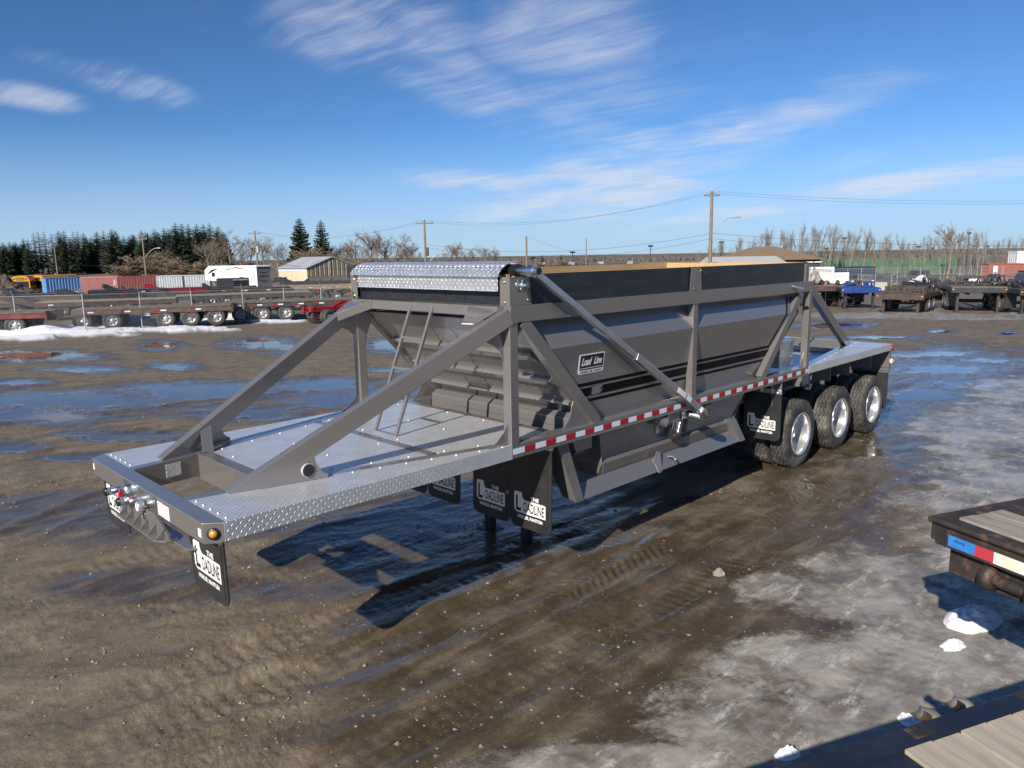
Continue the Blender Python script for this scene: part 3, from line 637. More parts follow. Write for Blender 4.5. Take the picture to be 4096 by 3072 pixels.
for s in (-1, 1):
    yo = s*(HW-.004)
    P(MB().prism([(2.858, yo, 2.857), (3.135, yo, 2.857), (3.112, yo, 3.08), (3.075, yo, 3.115), (2.858, yo, 3.115)], (0, s*-.006, 0)), 'corner_bracket', paint, .001)
    P(MB().box(2.852, 2.858, yo, s*1.165, 2.857, 3.115), 'corner_bracket', paint, .001)
    P(MB().prism([(5.865, yo+s*-.02, 2.857), (6.13, yo+s*-.02, 2.857), (6.10, yo+s*-.02, 3.128), (5.895, yo+s*-.02, 3.128)], (0, s*-.006, 0)), 'board_bracket', paint, .001)
    P(MB().box(8.985, 9.14, s*1.262, s*1.256, 2.857, 3.115), 'board_bracket', paint, .001)
    P(MB().box(8.978, 8.984, s*1.29, s*1.256, 2.857, 3.113), 'bracket_flange', weld, .001)
    for x, z in ((3.09, 2.90), (5.92, 2.885), (6.07, 3.09)): brass_bolt(x, yo+s*.001, z, 'y', s)
    for x, z in ((9.03, 2.90), (9.03, 3.08)): brass_bolt(x, s*1.264, z, 'y', s)
    for y, z in ((1.255, 3.07), (1.255, 2.885)): brass_bolt(2.851, s*(y-.03), z, 'x', -1)
# tarp housing of tread plate, roll tarp, swing arm
tp = diamond_plate('bright_tread_plate', (.82, .83, .85), .26, .033, .0026, .8)
c_ = [(2.815, 2.985), (2.845, 2.987), (2.84, 3.125), (2.80, 3.118), (2.815, 3.15), (2.85, 3.19), (2.90, 3.222), (2.96, 3.242), (3.03, 3.25), (3.10, 3.25)]
tpb = MB()
for (xa, za), (xb, zb) in zip(c_, c_[1:]):
    tpb.add([(xa, -1.20 if za > 3.1 else -1.15, za), (xb, -1.20 if za > 3.1 else -1.15, zb), (xb, 1.215 if za > 3.1 else 1.13, zb), (xa, 1.215 if za > 3.1 else 1.13, za)], [(0, 1, 2, 3)])
tpo = P(tpb, 'tarp_housing', tp, 0)
tpo.modifiers.new('solid', 'SOLIDIFY').thickness = .003
P(MB().tube([(3.0, -1.27, 3.165), (3.0, 1.36, 3.165)], .062, 16), 'tarp_roll', tarp_black, 0)
P(MB().tube([(3.0, -1.27, 3.165), (3.0, -1.44, 3.165)], .040, 14), 'roll_shaft', alu, 0)
P(MB().tube([(3.0, -1.40, 3.165), (3.0, -1.47, 3.165)], .056, 18), 'arm_clamp', alu, 0)
ac = P(MB().tube([(3.0, -1.47, 3.165), (3.0, -1.515, 3.165)], .038, 16), 'shaft_end', zinc, 0)
MB().tube([(3.0, -1.515, 3.165), (3.0, -1.521, 3.165)], .032, 16).build('cap', black_print, ac)
P(MB().beam((3.02, -1.45, 3.15), (4.62, -1.45, 2.19), .046, .066), 'tarp_arm', alu, .006)
P(MB().beam((4.55, -1.45, 2.232), (5.90, -1.45, 1.425), .056, .082), 'tarp_arm_sleeve', alu, .006)
st_ = MB().beam((5.34, -1.4795, 1.765), (5.62, -1.4795, 1.598), .002, .06); P(st_, 'arm_sticker', sticker, 0)
P(MB().beam((5.50, -1.481, 1.671), (5.515, -1.481, 1.661), .002, .06), 'sticker_band', tape_red, 0)
P(MB().tube([(5.86, -1.45, 1.447), (5.95, -1.45, 1.392), (5.985, -1.44, 1.36), (5.975, -1.40, 1.345), (5.95, -1.32, 1.345), (5.93, -1.2, 1.35)], [.05, .054, .055, .054, .048, .045], 14), 'arm_elbow', zinc, 0)
sp = P(MB().lathe([(0, -.03), (.018, -.03), (.018, 0), (.05, 0), (.05, .006), (0, .006)], (3.005, -1.33, 3.035), 'y', 24), 'ratchet_sprocket', zinc, 0)
for k in range(24):
    a = 2*math.pi*k/24; MB().prism([(3.005+.049*math.cos(a-.09), -1.33, 3.035+.049*math.sin(a-.09)), (3.005+.058*math.cos(a), -1.33, 3.035+.058*math.sin(a)), (3.005+.049*math.cos(a+.09), -1.33, 3.035+.049*math.sin(a+.09))], (0, .006, 0)).build('tooth', zinc, sp)
P(MB().lathe([(0, -.012), (.03, -.012), (.036, 0), (.05, 0), (.05, .004), (0, .004)], (2.975, -1.297, 3.037), 'y', 20), 'flange_bearing', zinc, 0)
# tarp motor on the far corner with its cables
mo = P(MB().box(2.94, 3.07, 1.36, 1.50, 3.07, 3.22), 'tarp_motor', black_steel, .01)
MB().tube([(3.0, 1.30, 3.14), (3.0, 1.37, 3.14)], .055, 16).build('motor_boot', tarp_black, mo)
P(MB().tube([(2.95, 1.38, 3.08), (2.90, 1.33, 3.03), (2.86, 1.27, 2.93), (2.82, 1.20, 2.86)], .008, 6), 'motor_cable', tarp_black, 0)
P(MB().tube([(2.95, 1.39, 3.07), (2.89, 1.345, 3.02), (2.85, 1.285, 2.95)], .004, 6), 'motor_wire', yellow_print, 0)
P(MB().beam((8.50, -1.30, 2.81), (8.62, -1.42, 2.77), .05, .03), 'arm_rest_hook', alu, .003)

# ladder
ld = P(MB().box(2.32, 2.36, -.20, .19, DK+.002, DK+.014), 'ladder', paint, .002)
for y in (-.185, .165): MB().beam((2.335, y, DK+.008), (2.80, y-.07, 2.83), .03, .03, (1, 0, 0)).build('stile', paint, ld, .003)
for z in (1.90, 2.20, 2.50):
    t = (z-DK)/(2.83-DK); MB().box(2.335+.465*t-.012, 2.335+.465*t+.012, -.185-.07*t, .165-.07*t, z-.014, z+.014).build('rung', paint, ld, .003)
MB().box(2.775, 2.80, -.27, .11, 2.765, 2.80).build('ladder_bracket', paint, ld, .002)

sticker_grey = pmat('pale_grey_plastic', (.42, .42, .41), (.34, .34, .33), 8, rough=.5)
# document tube on the near brace, small tread-plate patch, stickers on the nose
dt = P(MB().tube([(.99, -.885, 1.655), (.99, -.80, 1.655)], .058, 20), 'document_tube', sticker_grey, 0)
MB().tube([(.985, -.892, 1.655), (.985, -.884, 1.655)], .050, 20).build('tube_cap', black_steel, dt)
MB().box(.944, 1.026, -.899, -.891, 1.648, 1.662).build('cap_grip', black_steel, dt)
P(MB().beam((.41, .576, 1.48), (.545, .60, 1.48), .006, .12), 'tread_plate_patch', alu_plate, .002)
for y, z, w, h, m_ in ((-.44, 1.487, .10, .105, sticker), (-.555, 1.483, .12, .105, sticker), (-1.16, 1.49, .05, .06, sticker), (1.17, 1.50, .035, .055, sticker)):
    so_ = P(MB().box(-.0025, -.001, y-w/2, y+w/2, z-h/2, z+h/2), 'sticker', m_, 0)
    if w > .09:
        for k in range(5): MB().box(-.0035, -.0025, y-w*.4, y+w*.4, z-h*.4+k*h*.17, z-h*.4+k*h*.17+.006).build('print_line', print_grey, so_)
ck = P(MB().lathe([(0, 0), (.043, 0), (.043, .012), (.028, .016)], (0, 0, 0), 'x', 20), 'lamp_grommet', flap_rubber, 0)
ck.location = (.055, -1.252, 1.493); ck.rotation_euler = (0, 0, rad(180+52)); ck.scale = (1, 1, 1)
le = MB().lathe([(.028, .012), (.024, .022), (0, .026)], (0, 0, 0), 'x', 20).build('lens', amber, ck)
# air and electric couplings on the nose
P(MB().box(-.006, -.001, -.36, .36, 1.428, 1.555), 'coupling_plate', alu, .002)
for y, z, m_ in ((.44, 1.44, blue_plastic), (.13, 1.425, red_plastic)):
    gh = P(MB().tube([(-.005, y-.06, z+.03), (-.05, y-.055, z+.03), (-.075, y-.02, z+.015)], .018, 10), 'glad_hand', zinc, 0)
    MB().tube([(-.03, y-.058, z+.03), (-.058, y-.045, z+.025)], .024, 10).build('collar', m_, gh)
    MB().tube([(-.075, y-.03, z+.02), (-.085, y+.06, z-.005)], .034, 14).build('coupling_body', zinc, gh)
    MB().lathe([(0, -.012), (.034, -.012), (.034, .01), (.012, .01), (0, .004)], (-.108, y+.045, z), 'x', 16).build('seal', tarp_black, gh)
    MB().tube([(-.08, y+.07, z), (-.08, y+.115, z-.02)], .02, 8).build('latch', zinc, gh)
P(MB().prism([(-.06, .30, 1.50), (-.075, .30, 1.46), (-.07, .30, 1.375), (-.05, .30, 1.375), (-.045, .30, 1.46)], (0, -.03, 0)), 'red_tag', red_plastic, .003)
P(MB().lathe([(0, -.05), (.034, -.05), (.045, -.03), (.048, 0)], (-.006, .20, 1.50), 'x', 16), 'electric_socket', zinc, 0)
for y in (.09, .02): P(MB().lathe([(0, -.07), (.02, -.07), (.026, -.03), (.026, 0)], (-.006, y, 1.455), 'x', 12), 'electric_socket', zinc, 0)
ga = P(MB().lathe([(0, -.045), (.038, -.045), (.042, -.04), (.042, 0)], (-.02, -.115, 1.44), 'x', 20), 'air_gauge', chrome, 0)
MB().disc((-.066, -.115, 1.44), .033, 'x', 20).build('gauge_face', white_print, ga); MB().box(-.068, -.067, -.117, -.113, 1.44, 1.468).build('gauge_needle', red_plastic, ga)
P(MB().lathe([(0, -.04), (.014, -.04), (.018, 0)], (-.005, -.21, 1.455), 'x', 10), 'valve_knob', black_steel, 0)

# mud flaps with lettering, faces to -x
LW, LH = .60, .92
def rrect(y0, y1, z0, z1, r, n=5, x=0.0):
    pts = []
    for cy, cz, a0 in ((y1-r, z1-r, 0), (y0+r, z1-r, 90), (y0+r, z0+r, 180), (y1-r, z0+r, 270)):
        pts += [(x, cy+r*math.cos(rad(a0+90*i/n)), cz+r*math.sin(rad(a0+90*i/n))) for i in range(n+1)]
    return pts
def lower_rect(w, h, r, x=0.0, n=5):
    pts = [(x, w/2, 0), (x, -w/2, 0)]
    for cy, a0 in ((-w/2+r, 180), (w/2-r, 270)): pts += [(x, cy+r*math.cos(rad(a0+90*i/n)), -h+r+r*math.sin(rad(a0+90*i/n))) for i in range(n+1)]
    return pts
Rm = Matrix.Rotation(-math.pi/2, 4, 'Z')          # letters facing -y are turned to face -x
def letters(txt, mat, y, z, height=None, width=None, bold=0.0, x=0.0):
    me = text_mesh(txt, mat, height, width, bold)
    me.transform(Matrix.Translation((x, y, z)) @ Rm); return me
def flap_proto(w, h, lift=.0):
    me = MB().prism(lower_rect(w, h, .085, -.005), (.010, 0, 0)).mesh('mud_flap', flap_rubber)
    rimm = MB().prism(lower_rect(w, h, .085, -.0065), (.001, 0, 0)); inner = lower_rect(w-.09, h-.045, .05, -.0075)
    ch = [('panel_step', MB().prism(inner, (.0014, 0, 0)).mesh('panel_step', flap_rubber))]
    zc = -h+.235+lift
    # white field in the shape of the mark, notch at the upper right of the tall first letter; +y is the reader's left
    yl, yr = .215, -.215
    f = [(-.0095, yl, zc+.145), (-.0095, yl-.095, zc+.145), (-.0095, yl-.105, zc+.095), (-.0095, yl-.13, zc+.07), (-.0095, yr+.01, zc+.07), (-.0095, yr, zc+.06), (-.0095, yr, zc-.075), (-.0095, yl-.02, zc-.075), (-.0095, yl+.012, zc-.05), (-.0095, yl+.012, zc+.13)]
    ch.append(('logo_field', MB().prism(f, (.002, 0, 0)).mesh('logo_field', white_print)))
    ch.append(('lettering', letters('L', black_print, yl-.05, zc+.025, .165, .075, .03, -.0105)))
    ch.append(('lettering', letters('OADLINE', black_print, -.05, zc-.002, .105, .295, .018, -.0105)))
    ch.append(('lettering', letters('THE', white_print, -.065, zc+.103, .042, .115, .03, -.0105)))
    ch.append(('lettering', letters('WINKLER, MANITOBA', white_print, 0, zc-.118, .042, .36, .03, -.0105)))
    return me, ch
def hang_flap(proto, x, y, z, tilt=0.0):
    me, ch = proto; o = put('mud_flap', me, TR, loc=(x, y, z), rot=(0, tilt, 0))
    for nm, m_ in ch: put(nm, m_, o)
    return o
FA, FB, FC = flap_proto(.60, .50), flap_proto(.585, .925), flap_proto(.58, .76)
for s in (-1, 1):
    hang_flap(FA, .10, s*.99, 1.435, rad(-1))
    hang_flap(FB, 3.40, s*1.0, 1.435, rad(1)); hang_flap(FB, 3.42, s*.405, 1.435, rad(2))
    P(MB().box(3.385, 3.42, s*1.295, s*1.15, 1.40, 1.43), 'flap_bracket', alu, .002)
    hang_flap(FC, 8.36, s*1.005, 1.30, rad(0))
    P(MB().box(8.345, 8.352, s*1.297, s*.86, 1.25, 1.315), 'flap_bracket', tp, .001)
    P(MB().prism([(8.36, s*1.29, 1.43), (8.36, s*1.05, 1.43), (8.36, s*1.15, 1.30), (8.36, s*1.29, 1.30)], (.01, 0, 0)), 'flap_hanger', paint, .001)
P(MB().box(.085, .115, -1.28, -.68, 1.40, 1.432), 'flap_bracket', alu, .002)

# side graphics: stripes on the near panel
def pan(x, z, off=.0045):
    y = lerp(1.285, 1.165, (2.41-z)/.84) if z <= 2.41 else lerp(1.285, 1.145, (z-2.41)/.29)
    return Vector((x, -y-off, z))
def stripe(zb, zt, xt, wslant):
    xs = xf(zt)+.16
    m_ = MB().plate([pan(xs, zt), pan(xt, zt), pan(xt+wslant*.6, zb), pan(xf(zb)+.16, zb)], .0015); P(m_, 'side_stripe', stripe_black, 0)
    sl_ = .93
    m_ = MB().plate([pan(xt, zt), pan(xt+(2.41-zt)*sl_, 2.41), pan(xt+wslant+(2.41-zt)*sl_, 2.41), pan(xt+wslant*.6, zb)], .0015); P(m_, 'side_stripe', stripe_black, 0)
    m_ = MB().plate([pan(xt+(2.41-zt)*sl_, 2.412), pan(xt+(2.64-zt)*sl_, 2.64), pan(xt+wslant+(2.64-zt)*sl_, 2.64), pan(xt+wslant+(2.41-zt)*sl_, 2.412)], .0015); P(m_, 'side_stripe', stripe_black, 0)
stripe(1.962, 1.998, 8.00, .045); stripe(1.846, 1.938, 8.075, .145); stripe(1.782, 1.815, 8.17, .05)
# maker's sign
def on_panel(me_or_mb, name, mat, cx, cz, off, parent=None):
    a = math.atan2(1.285-1.165, .84); c = pan(cx, cz, off)
    Mx = Matrix.Translation(c) @ Matrix.Rotation(a, 4, 'X')
    if isinstance(me_or_mb, MB): return me_or_mb.xf(Mx).build(name, mat, parent or TR)
    me_or_mb.transform(Mx); return put(name, me_or_mb, parent or TR)
def yface(poly, t): return MB().prism([(y_, 0, z_) for _, y_, z_ in poly], (0, t, 0))
sg = on_panel(yface(rrect(-.205, .205, -.105, .105, .022), .002), 'maker_sign', white_print, 4.05, 2.20, .006)
on_panel(yface(rrect(-.188, .188, -.062, .093, .012), .001), 'sign_field', black_print, 4.05, 2.20, .0075, sg)
on_panel(text_mesh('Load', white_print, .085, .165, .045, .35), 'lettering', white_print, 3.965, 2.225, .009, sg)
on_panel(text_mesh('Line', white_print, .080, .135, .045, .35), 'lettering', white_print, 4.145, 2.225, .009, sg)
on_panel(MB().box(-.175, .175, -.001, 0, -.003, .003), 'rule', white_print, 4.05, 2.155, .008, sg)
on_panel(text_mesh('WINKLER • MB • CANADA', black_print, .021, .345, .02), 'lettering', black_print, 4.05, 2.116, .0075, sg)
dp = on_panel(MB().box(-.105, .105, -.001, 0, -.05, .05), 'data_plate', black_print, 4.185, 1.90, .0075)
on_panel(MB().box(-.105, .105, -.001, 0, .046, .05), 'print_line', alu, 4.185, 1.90, .009, dp)
for k in range(6): on_panel(MB().box(-.075, .095-.02*(k % 3), -.001, 0, -.004, .004), 'print_line', print_grey, 4.185, 1.935-.015*k, .0085, dp)

# tyres, wheels, axles
def tyre_mesh(R=.535, Wd=.275, rim=.30, seg=144, tread=True):
    prof_t = [(.5*Wd*u, r) for u, r in ((-.74, rim), (-.86, rim+.02), (-.98, lerp(rim, R, .38)), (-1.0, lerp(rim, R, .52)), (-.96, lerp(rim, R, .74)), (-.86, R-.028), (-.80, R-.008))]
    us = np.linspace(-.78, .78, 41); prof_t += [(.5*Wd*u, R-.004*u*u) for u in us]
    prof_t += [(-t, r) for t, r in prof_t[:7][::-1]]
    m_ = len(prof_t); vs = []; fs = []
    for k in range(seg):
        a = 2*math.pi*k/seg; zig = (.07 if (k//3) % 2 else -.07)
        for j, (t, r) in enumerate(prof_t):
            if tread and 7 <= j < 7+41:
                u = us[j-7]
                g = min(abs(u-zig-c) for c in (-.42, -.0, .42))
                if g < .055: r -= .028
                if abs(u) > .60 and (k % 6) in ((0, 1) if u > 0 else (3, 4)): r -= .016
            vs.append((r*math.cos(a), t, r*math.sin(a)))
    for k in range(seg):
        k2 = (k+1) % seg
        fs += [(k*m_+j, k*m_+j+1, k2*m_+j+1, k2*m_+j) for j in range(m_-1)]
    mb = MB()
    side = [f for i_, f in enumerate(fs) if not 7 <= i_ % (m_-1) < 47]; tr_f = [f for i_, f in enumerate(fs) if 7 <= i_ % (m_-1) < 47]
    mb.add(vs, side, True); mb.f += tr_f; mb.sm += [False]*len(tr_f)
    return mb.mesh('tyre', rubber)
TYRE = tyre_mesh()
# outer wheel seen from -y: flange, polished barrel, deep disc with hand holes and hub
RIM = MB().lathe([(.300, .13), (.318, .125), (.318, -.125), (.335, -.130), (.337, -.139), (.325, -.142), (.305, -.132), (.296, -.10), (.288, -.02), (.282, .085), (.27, .10), (.255, .105)], (0, 0, 0), 'y', 56).mesh('rim', chrome)
hubb = MB().lathe([(.258, .105), (.20, .10), (.15, .10), (.145, .09), (.12, .09), (.115, .03), (.09, .0), (.07, -.005), (.0, -.005)], (0, 0, 0), 'y', 40)
WHEEL = hubb.mesh('wheel', rim_core)
NUT = MB().lathe([(.016, .105), (.016, .07), (.010, .06), (0, .06)], (0, 0, 0), 'y', 6, False).mesh('wheel_nut', zinc)
HOLE = MB().lathe([(0, .1005), (.03, .0995)], (0, 0, 0), 'y', 12).mesh('hand_hole', black_print)
def mount(x, y, s, nuts=True):
    w = put('wheel', WHEEL, TR, loc=(x, y, .522), rot=(0, random.random()*6, 0 if s < 0 else math.pi))
    put('tyre', TYRE, w); put('rim', RIM, w)
    if nuts:
        for k in range(10): put('wheel_nut', NUT, w, loc=(.142*math.cos(k*math.pi/5), -.0, .142*math.sin(k*math.pi/5)))
        for k in range(5): put('hand_hole', HOLE, w, loc=(.21*math.cos(k*2*math.pi/5), -.002, .21*math.sin(k*2*math.pi/5)))
for i, x in enumerate((9.10, 10.59, 12.08)):
    for s in (-1, 1):
        mount(x, s*1.152, s, s < 0); mount(x, s*.82, -s, False)
    ax_ = P(MB().tube([(x, -.95, .525), (x, .95, .525)], .075, 14), 'axle', black_steel, 0)
    for s in (-1, 1):
        P(MB().lathe([(.20, -.09), (.205, .09), (.09, .10)], (x, s*.60, .525), 'y', 24), 'brake_drum', black_steel, 0)
        P(MB().beam((x-.62, s*.46, .78), (x, s*.46, .62), .07, .09), 'spring_beam', black_steel, .004)
        P(MB().box(x-.68, x-.52, s*.40, s*.52, .70, 1.0), 'spring_hanger', paint, .004)
        P(MB().tube([(x+.10, s*.46, .66), (x+.10, s*.46, .96)], .11, 14), 'air_spring', flap_rubber, 0)
for s in (-1, 1):
    fr_ = MB().box(7.9, 12.76, s*.455, s*.475, .98, 1.42); fr_.box(7.9, 12.76, s*.40, s*.53, .965, .98)
    P(fr_, 'rear_frame_beam', paint, .002)
    for x in (8.4, 9.6, 10.4, 11.2, 12.2): P(MB().box(x, x+.012, s*.48, s*1.16, 1.16, 1.43), 'outrigger', paint, .001)
    P(MB().prism([(8.30, s*1.16, 1.43), (8.62, s*1.16, 1.43), (8.36, s*1.16, 1.0)], (0, s*-.008, 0)), 'frame_gusset', paint, .001)
P(MB().tube([(9.35, -.28, 1.12), (10.3, -.28, 1.12)], .13, 18), 'air_tank', black_steel, 0)
P(MB().tube([(10.8, .2, 1.12), (11.7, .2, 1.12)], .13, 18), 'air_tank', black_steel, 0)
P(MB().tube([(9.45, -.78, 1.30), (9.45, -.78, 1.05)], .05, 10), 'brake_chamber', black_steel, 0)
P(MB().box(9.31, 9.55, -1.168, -1.165, 1.24, 1.40), 'spec_plate', print_grey, 0)
# landing leg with shoe
for s in (-1, 1):
    lg = P(MB().box(3.98, 4.08, s*.36, s*.26, .02, 1.3), 'landing_leg', black_steel, .004)
    MB().box(3.92, 4.14, s*.44, s*.18, -.02, .02).build('sand_shoe', black_steel, lg, .004)
# tool box and levers on the rear deck
tb = P(MB().box(8.65, 9.10, -1.10, -.60, 1.575, 1.95), 'tool_box', tp, .006)
MB().box(8.63, 9.12, -1.12, -.58, 1.951, 1.972).build('box_lid', tp, tb, .004)
MB().box(8.985, 9.035, -1.112, -1.101, 1.70, 1.82).build('box_latch', chrome, tb, .003); MB().tube([(9.01, -1.113, 1.79), (9.01, -1.125, 1.76), (9.01, -1.113, 1.72)], .006, 6).build('latch_ring', chrome, tb)
for y in (.02, -.12): P(MB().tube([(11.66, y, 1.5), (11.86, y-.12, 1.70)], [.012, .016], 8), 'gate_lever', black_steel, 0)
# gate latch gear below the near rail
def yp(pts, y, t, name, mat): return P(MB().prism([(x_, y, z_) for x_, z_ in pts], (0, t, 0)), name, mat, .002)
yp([(5.50, 1.43), (5.74, 1.43), (5.745, 1.29), (5.70, 1.15), (5.50, 1.30)], -1.25, .008, 'latch_plate', paint)
yp([(5.47, 1.43), (5.485, 1.43), (5.45, 1.28), (5.43, 1.28)], -1.27, .04, 'latch_rib', alu)
yp([(5.78, 1.43), (5.90, 1.43), (5.87, 1.21), (5.81, 1.07), (5.70, 1.07), (5.68, 1.12)], -1.215, .008, 'latch_arm', paint)
yp([(5.735, 1.285), (5.76, 1.28), (5.735, 1.17), (5.71, 1.155), (5.69, 1.17)], -1.262, .006, 'latch_tongue', alu)
yp([(5.60, 1.10), (5.70, 1.13), (5.82, 1.08), (5.76, 1.06), (5.66, 1.07)], -1.26, .07, 'latch_foot', black_steel)
yp([(5.93, 1.30), (5.99, 1.30), (6.01, 1.24), (5.99, 1.12), (5.92, 1.12), (5.90, 1.2)], -1.20, .03, 'latch_shoe', black_steel)
P(MB().tube([(5.88, -1.23, 1.36), (5.96, -1.27, 1.36)], .04, 12), 'air_fitting', black_steel, 0)
P(MB().box(5.80, 5.93, -1.255, -1.20, 1.31, 1.43), 'fitting_bracket', chrome, .004)
P(MB().tube([(5.27, -1.2, 1.41), (5.43, -1.24, 1.34)], [.05, .07], 12), 'rocker_cover', paint, 0)
P(MB().tube([(5.60, -1.262, 1.32), (5.565, -1.264, 1.23)], .012, 8), 'latch_handle', black_print, 0)
P(MB().box(5.40, 5.47, -1.142, -1.139, 1.18, 1.27), 'warning_sticker', sticker, 0); P(MB().box(5.40, 5.47, -1.1435, -1.1425, 1.235, 1.25), 'sticker_band', yellow_print, 0)
P(MB().box(5.42, 5.47, -1.146, -1.143, 1.28, 1.33), 'warning_sticker', sticker, 0)
tl = P(MB().prism([(6.31, -1.20, 1.41), (6.52, -1.20, 1.40), (6.52, -1.20, 1.30), (6.31, -1.20, 1.31)], (0, -.012, 0)), 'turn_signal_plate', black_steel, .003)
MB().prism([(y_, -1.212, z_) for _, y_, z_ in rrect(6.355, 6.49, 1.325, 1.385, .028)], (0, -.014, 0)).build('lens', amber, tl)
# ---------------------------------------------------------------- background materials
rust_frame = pmat('rusty_dark_frame', (.035, .026, .022), (.075, .045, .034), 3, rough=.75, c3=(.14, .08, .05), thr3=(.55, .75), scale3=5)
maroon_frame = pmat('maroon_frame', (.11, .022, .018), (.17, .045, .035), 2.5, rough=.6, c3=(.06, .04, .03), thr3=(.55, .75), scale3=4)
brown_frame = pmat('dusty_brown_frame', (.075, .048, .036), (.12, .08, .06), 3, rough=.75)
grey_frame = pmat('dusty_black_frame', (.03, .03, .03), (.07, .065, .058), 3, rough=.7)
red_paint = pmat('red_machine_paint', (.34, .015, .018), (.26, .012, .014), 3, rough=.4)
blue_paint = pmat('blue_machine_paint', (.012, .05, .22), (.01, .035, .15), 4, rough=.45, c3=(.06, .05, .05), thr3=(.62, .75), scale3=5)
old_plank = pmat('weathered_plank', (.19, .15, .115), (.11, .085, .063), 3, rough=.8, bump=.003, bscale=25, stretch=(1, 6, 1), c3=(.27, .22, .17), thr3=(.55, .75), scale3=4)
tan_plank = pmat('tan_plank', (.31, .24, .165), (.21, .16, .11), 3, rough=.8, bump=.003, bscale=25, stretch=(1, 6, 1))
grey_plank = pmat('grey_dry_plank', (.31, .28, .235), (.22, .19, .155), 4, rough=.8, bump=.002, bscale=22, stretch=(7, 1, 1), c3=(.40, .35, .28), thr3=(.52, .75), scale3=3)
far_tyre = pmat('far_tyre_rubber', (.035, .034, .033), (.075, .068, .06), 4, rough=.8)
far_rim = pmat('far_rim', (.5, .5, .5), (.38, .37, .36), 5, rough=.4, metal=.3)
galv = pmat('galvanised_post', (.42, .43, .44), (.33, .34, .35), 4, rough=.5, metal=.4)
pole_wood = pmat('pole_wood', (.24, .19, .13), (.17, .13, .095), 2, rough=.85, stretch=(4, 4, .5))
wire_m = pmat('black_wire', (.02, .02, .02), rough=.6)
glass_dark = pmat('dark_glass', (.015, .018, .022), rough=.06, spec=.8)
dirt_m = pmat('dug_earth', (.06, .045, .033), (.13, .10, .075), 1.5, rough=.95, bump=.05, bscale=3)
gravel_m = pmat('sandy_snow_pile', (.30, .27, .23), (.16, .135, .105), .9, rough=.95, bump=.06, bscale=3, c3=(.55, .53, .50), thr3=(.5, .7), scale3=2)
snow_m = pmat('old_snow', (.80, .81, .84), (.66, .67, .69), 2.2, rough=.7, bump=.02, bscale=9, c3=(.42, .38, .33), thr3=(.66, .82), scale3=3)
concrete = pmat('concrete', (.46, .42, .36), (.38, .35, .30), 3, rough=.85)
white_paint = pmat('white_body_paint', (.78, .78, .77), (.72, .72, .71), 1, rough=.35)
def ghost_wire_mat():
    m = bpy.data.materials.new('chain_link_wire'); m.use_nodes = True; T = NT(m.node_tree); T.n.clear()
    uv = T.add('ShaderNodeUVMap', uv_map='metres').outputs[0]; x, y, _ = T.sep(uv)
    ms = []
    for sg in (1, -1):
        t = T.math('FRACT', T.math('DIVIDE', T.math('ADD', x, T.math('MULTIPLY', y, float(sg))), .10))
        ms.append(T.math('LESS_THAN', T.math('ABSOLUTE', T.math('SUBTRACT', t, .5)), .042))
    f = T.math('MAXIMUM', ms[0], ms[1])
    b = T.add('ShaderNodeBsdfPrincipled'); b.inputs['Base Color'].default_value = (.30, .30, .30, 1); b.inputs['Metallic'].default_value = .4; b.inputs['Roughness'].default_value = .5
    tr = T.add('ShaderNodeBsdfTransparent'); mx = T.add('ShaderNodeMixShader'); T.put(mx.inputs[0], f); T.l.new(tr.outputs[0], mx.inputs[1]); T.l.new(b.outputs[0], mx.inputs[2])
    T.l.new(mx.outputs[0], T.add('ShaderNodeOutputMaterial').inputs[0]); return m
link_m = ghost_wire_mat()
TY2 = MB().lathe([(.27, -.115), (.36, -.13), (.47, -.12), (.50, -.09), (.50, .09), (.47, .12), (.36, .13), (.27, .115)], (0, 0, 0), 'y', 28).mesh('tyre', far_tyre)
RM2 = MB().lathe([(.285, -.125), (.27, -.11), (.255, -.03), (.13, -.01), (.11, -.07), (0, -.08)], (0, 0, 0), 'y', 22).mesh('rim', far_rim)
RM2D = MB().lathe([(.285, -.125), (.27, -.11), (.255, .0), (.13, .03), (.11, -.05), (0, -.06)], (0, 0, 0), 'y', 22).mesh('rim', chrome)
HL2 = MB().lathe([(0, 0), (.04, .001)], (0, 0, 0), 'y', 8).mesh('hand_hole', black_print)
def wheel_at(parent, x, y, z=.5, r=1.0, flip=1, rim=None, holes=True):
    w = put('tyre', TY2, parent, loc=(x, y, z)); w.scale = (r, r*flip, r)
    rm = put('rim', rim or RM2, w)
    if holes:
        for k in range(6): put('hand_hole', HL2, w, loc=(.19*math.cos(k*math.pi/3), -.032, .19*math.sin(k*math.pi/3)))
    return w
def frame_of(p0, p1):
    d = Vector(p1)-Vector(p0); return math.atan2(d.y, d.x), math.hypot(d.x, d.y)

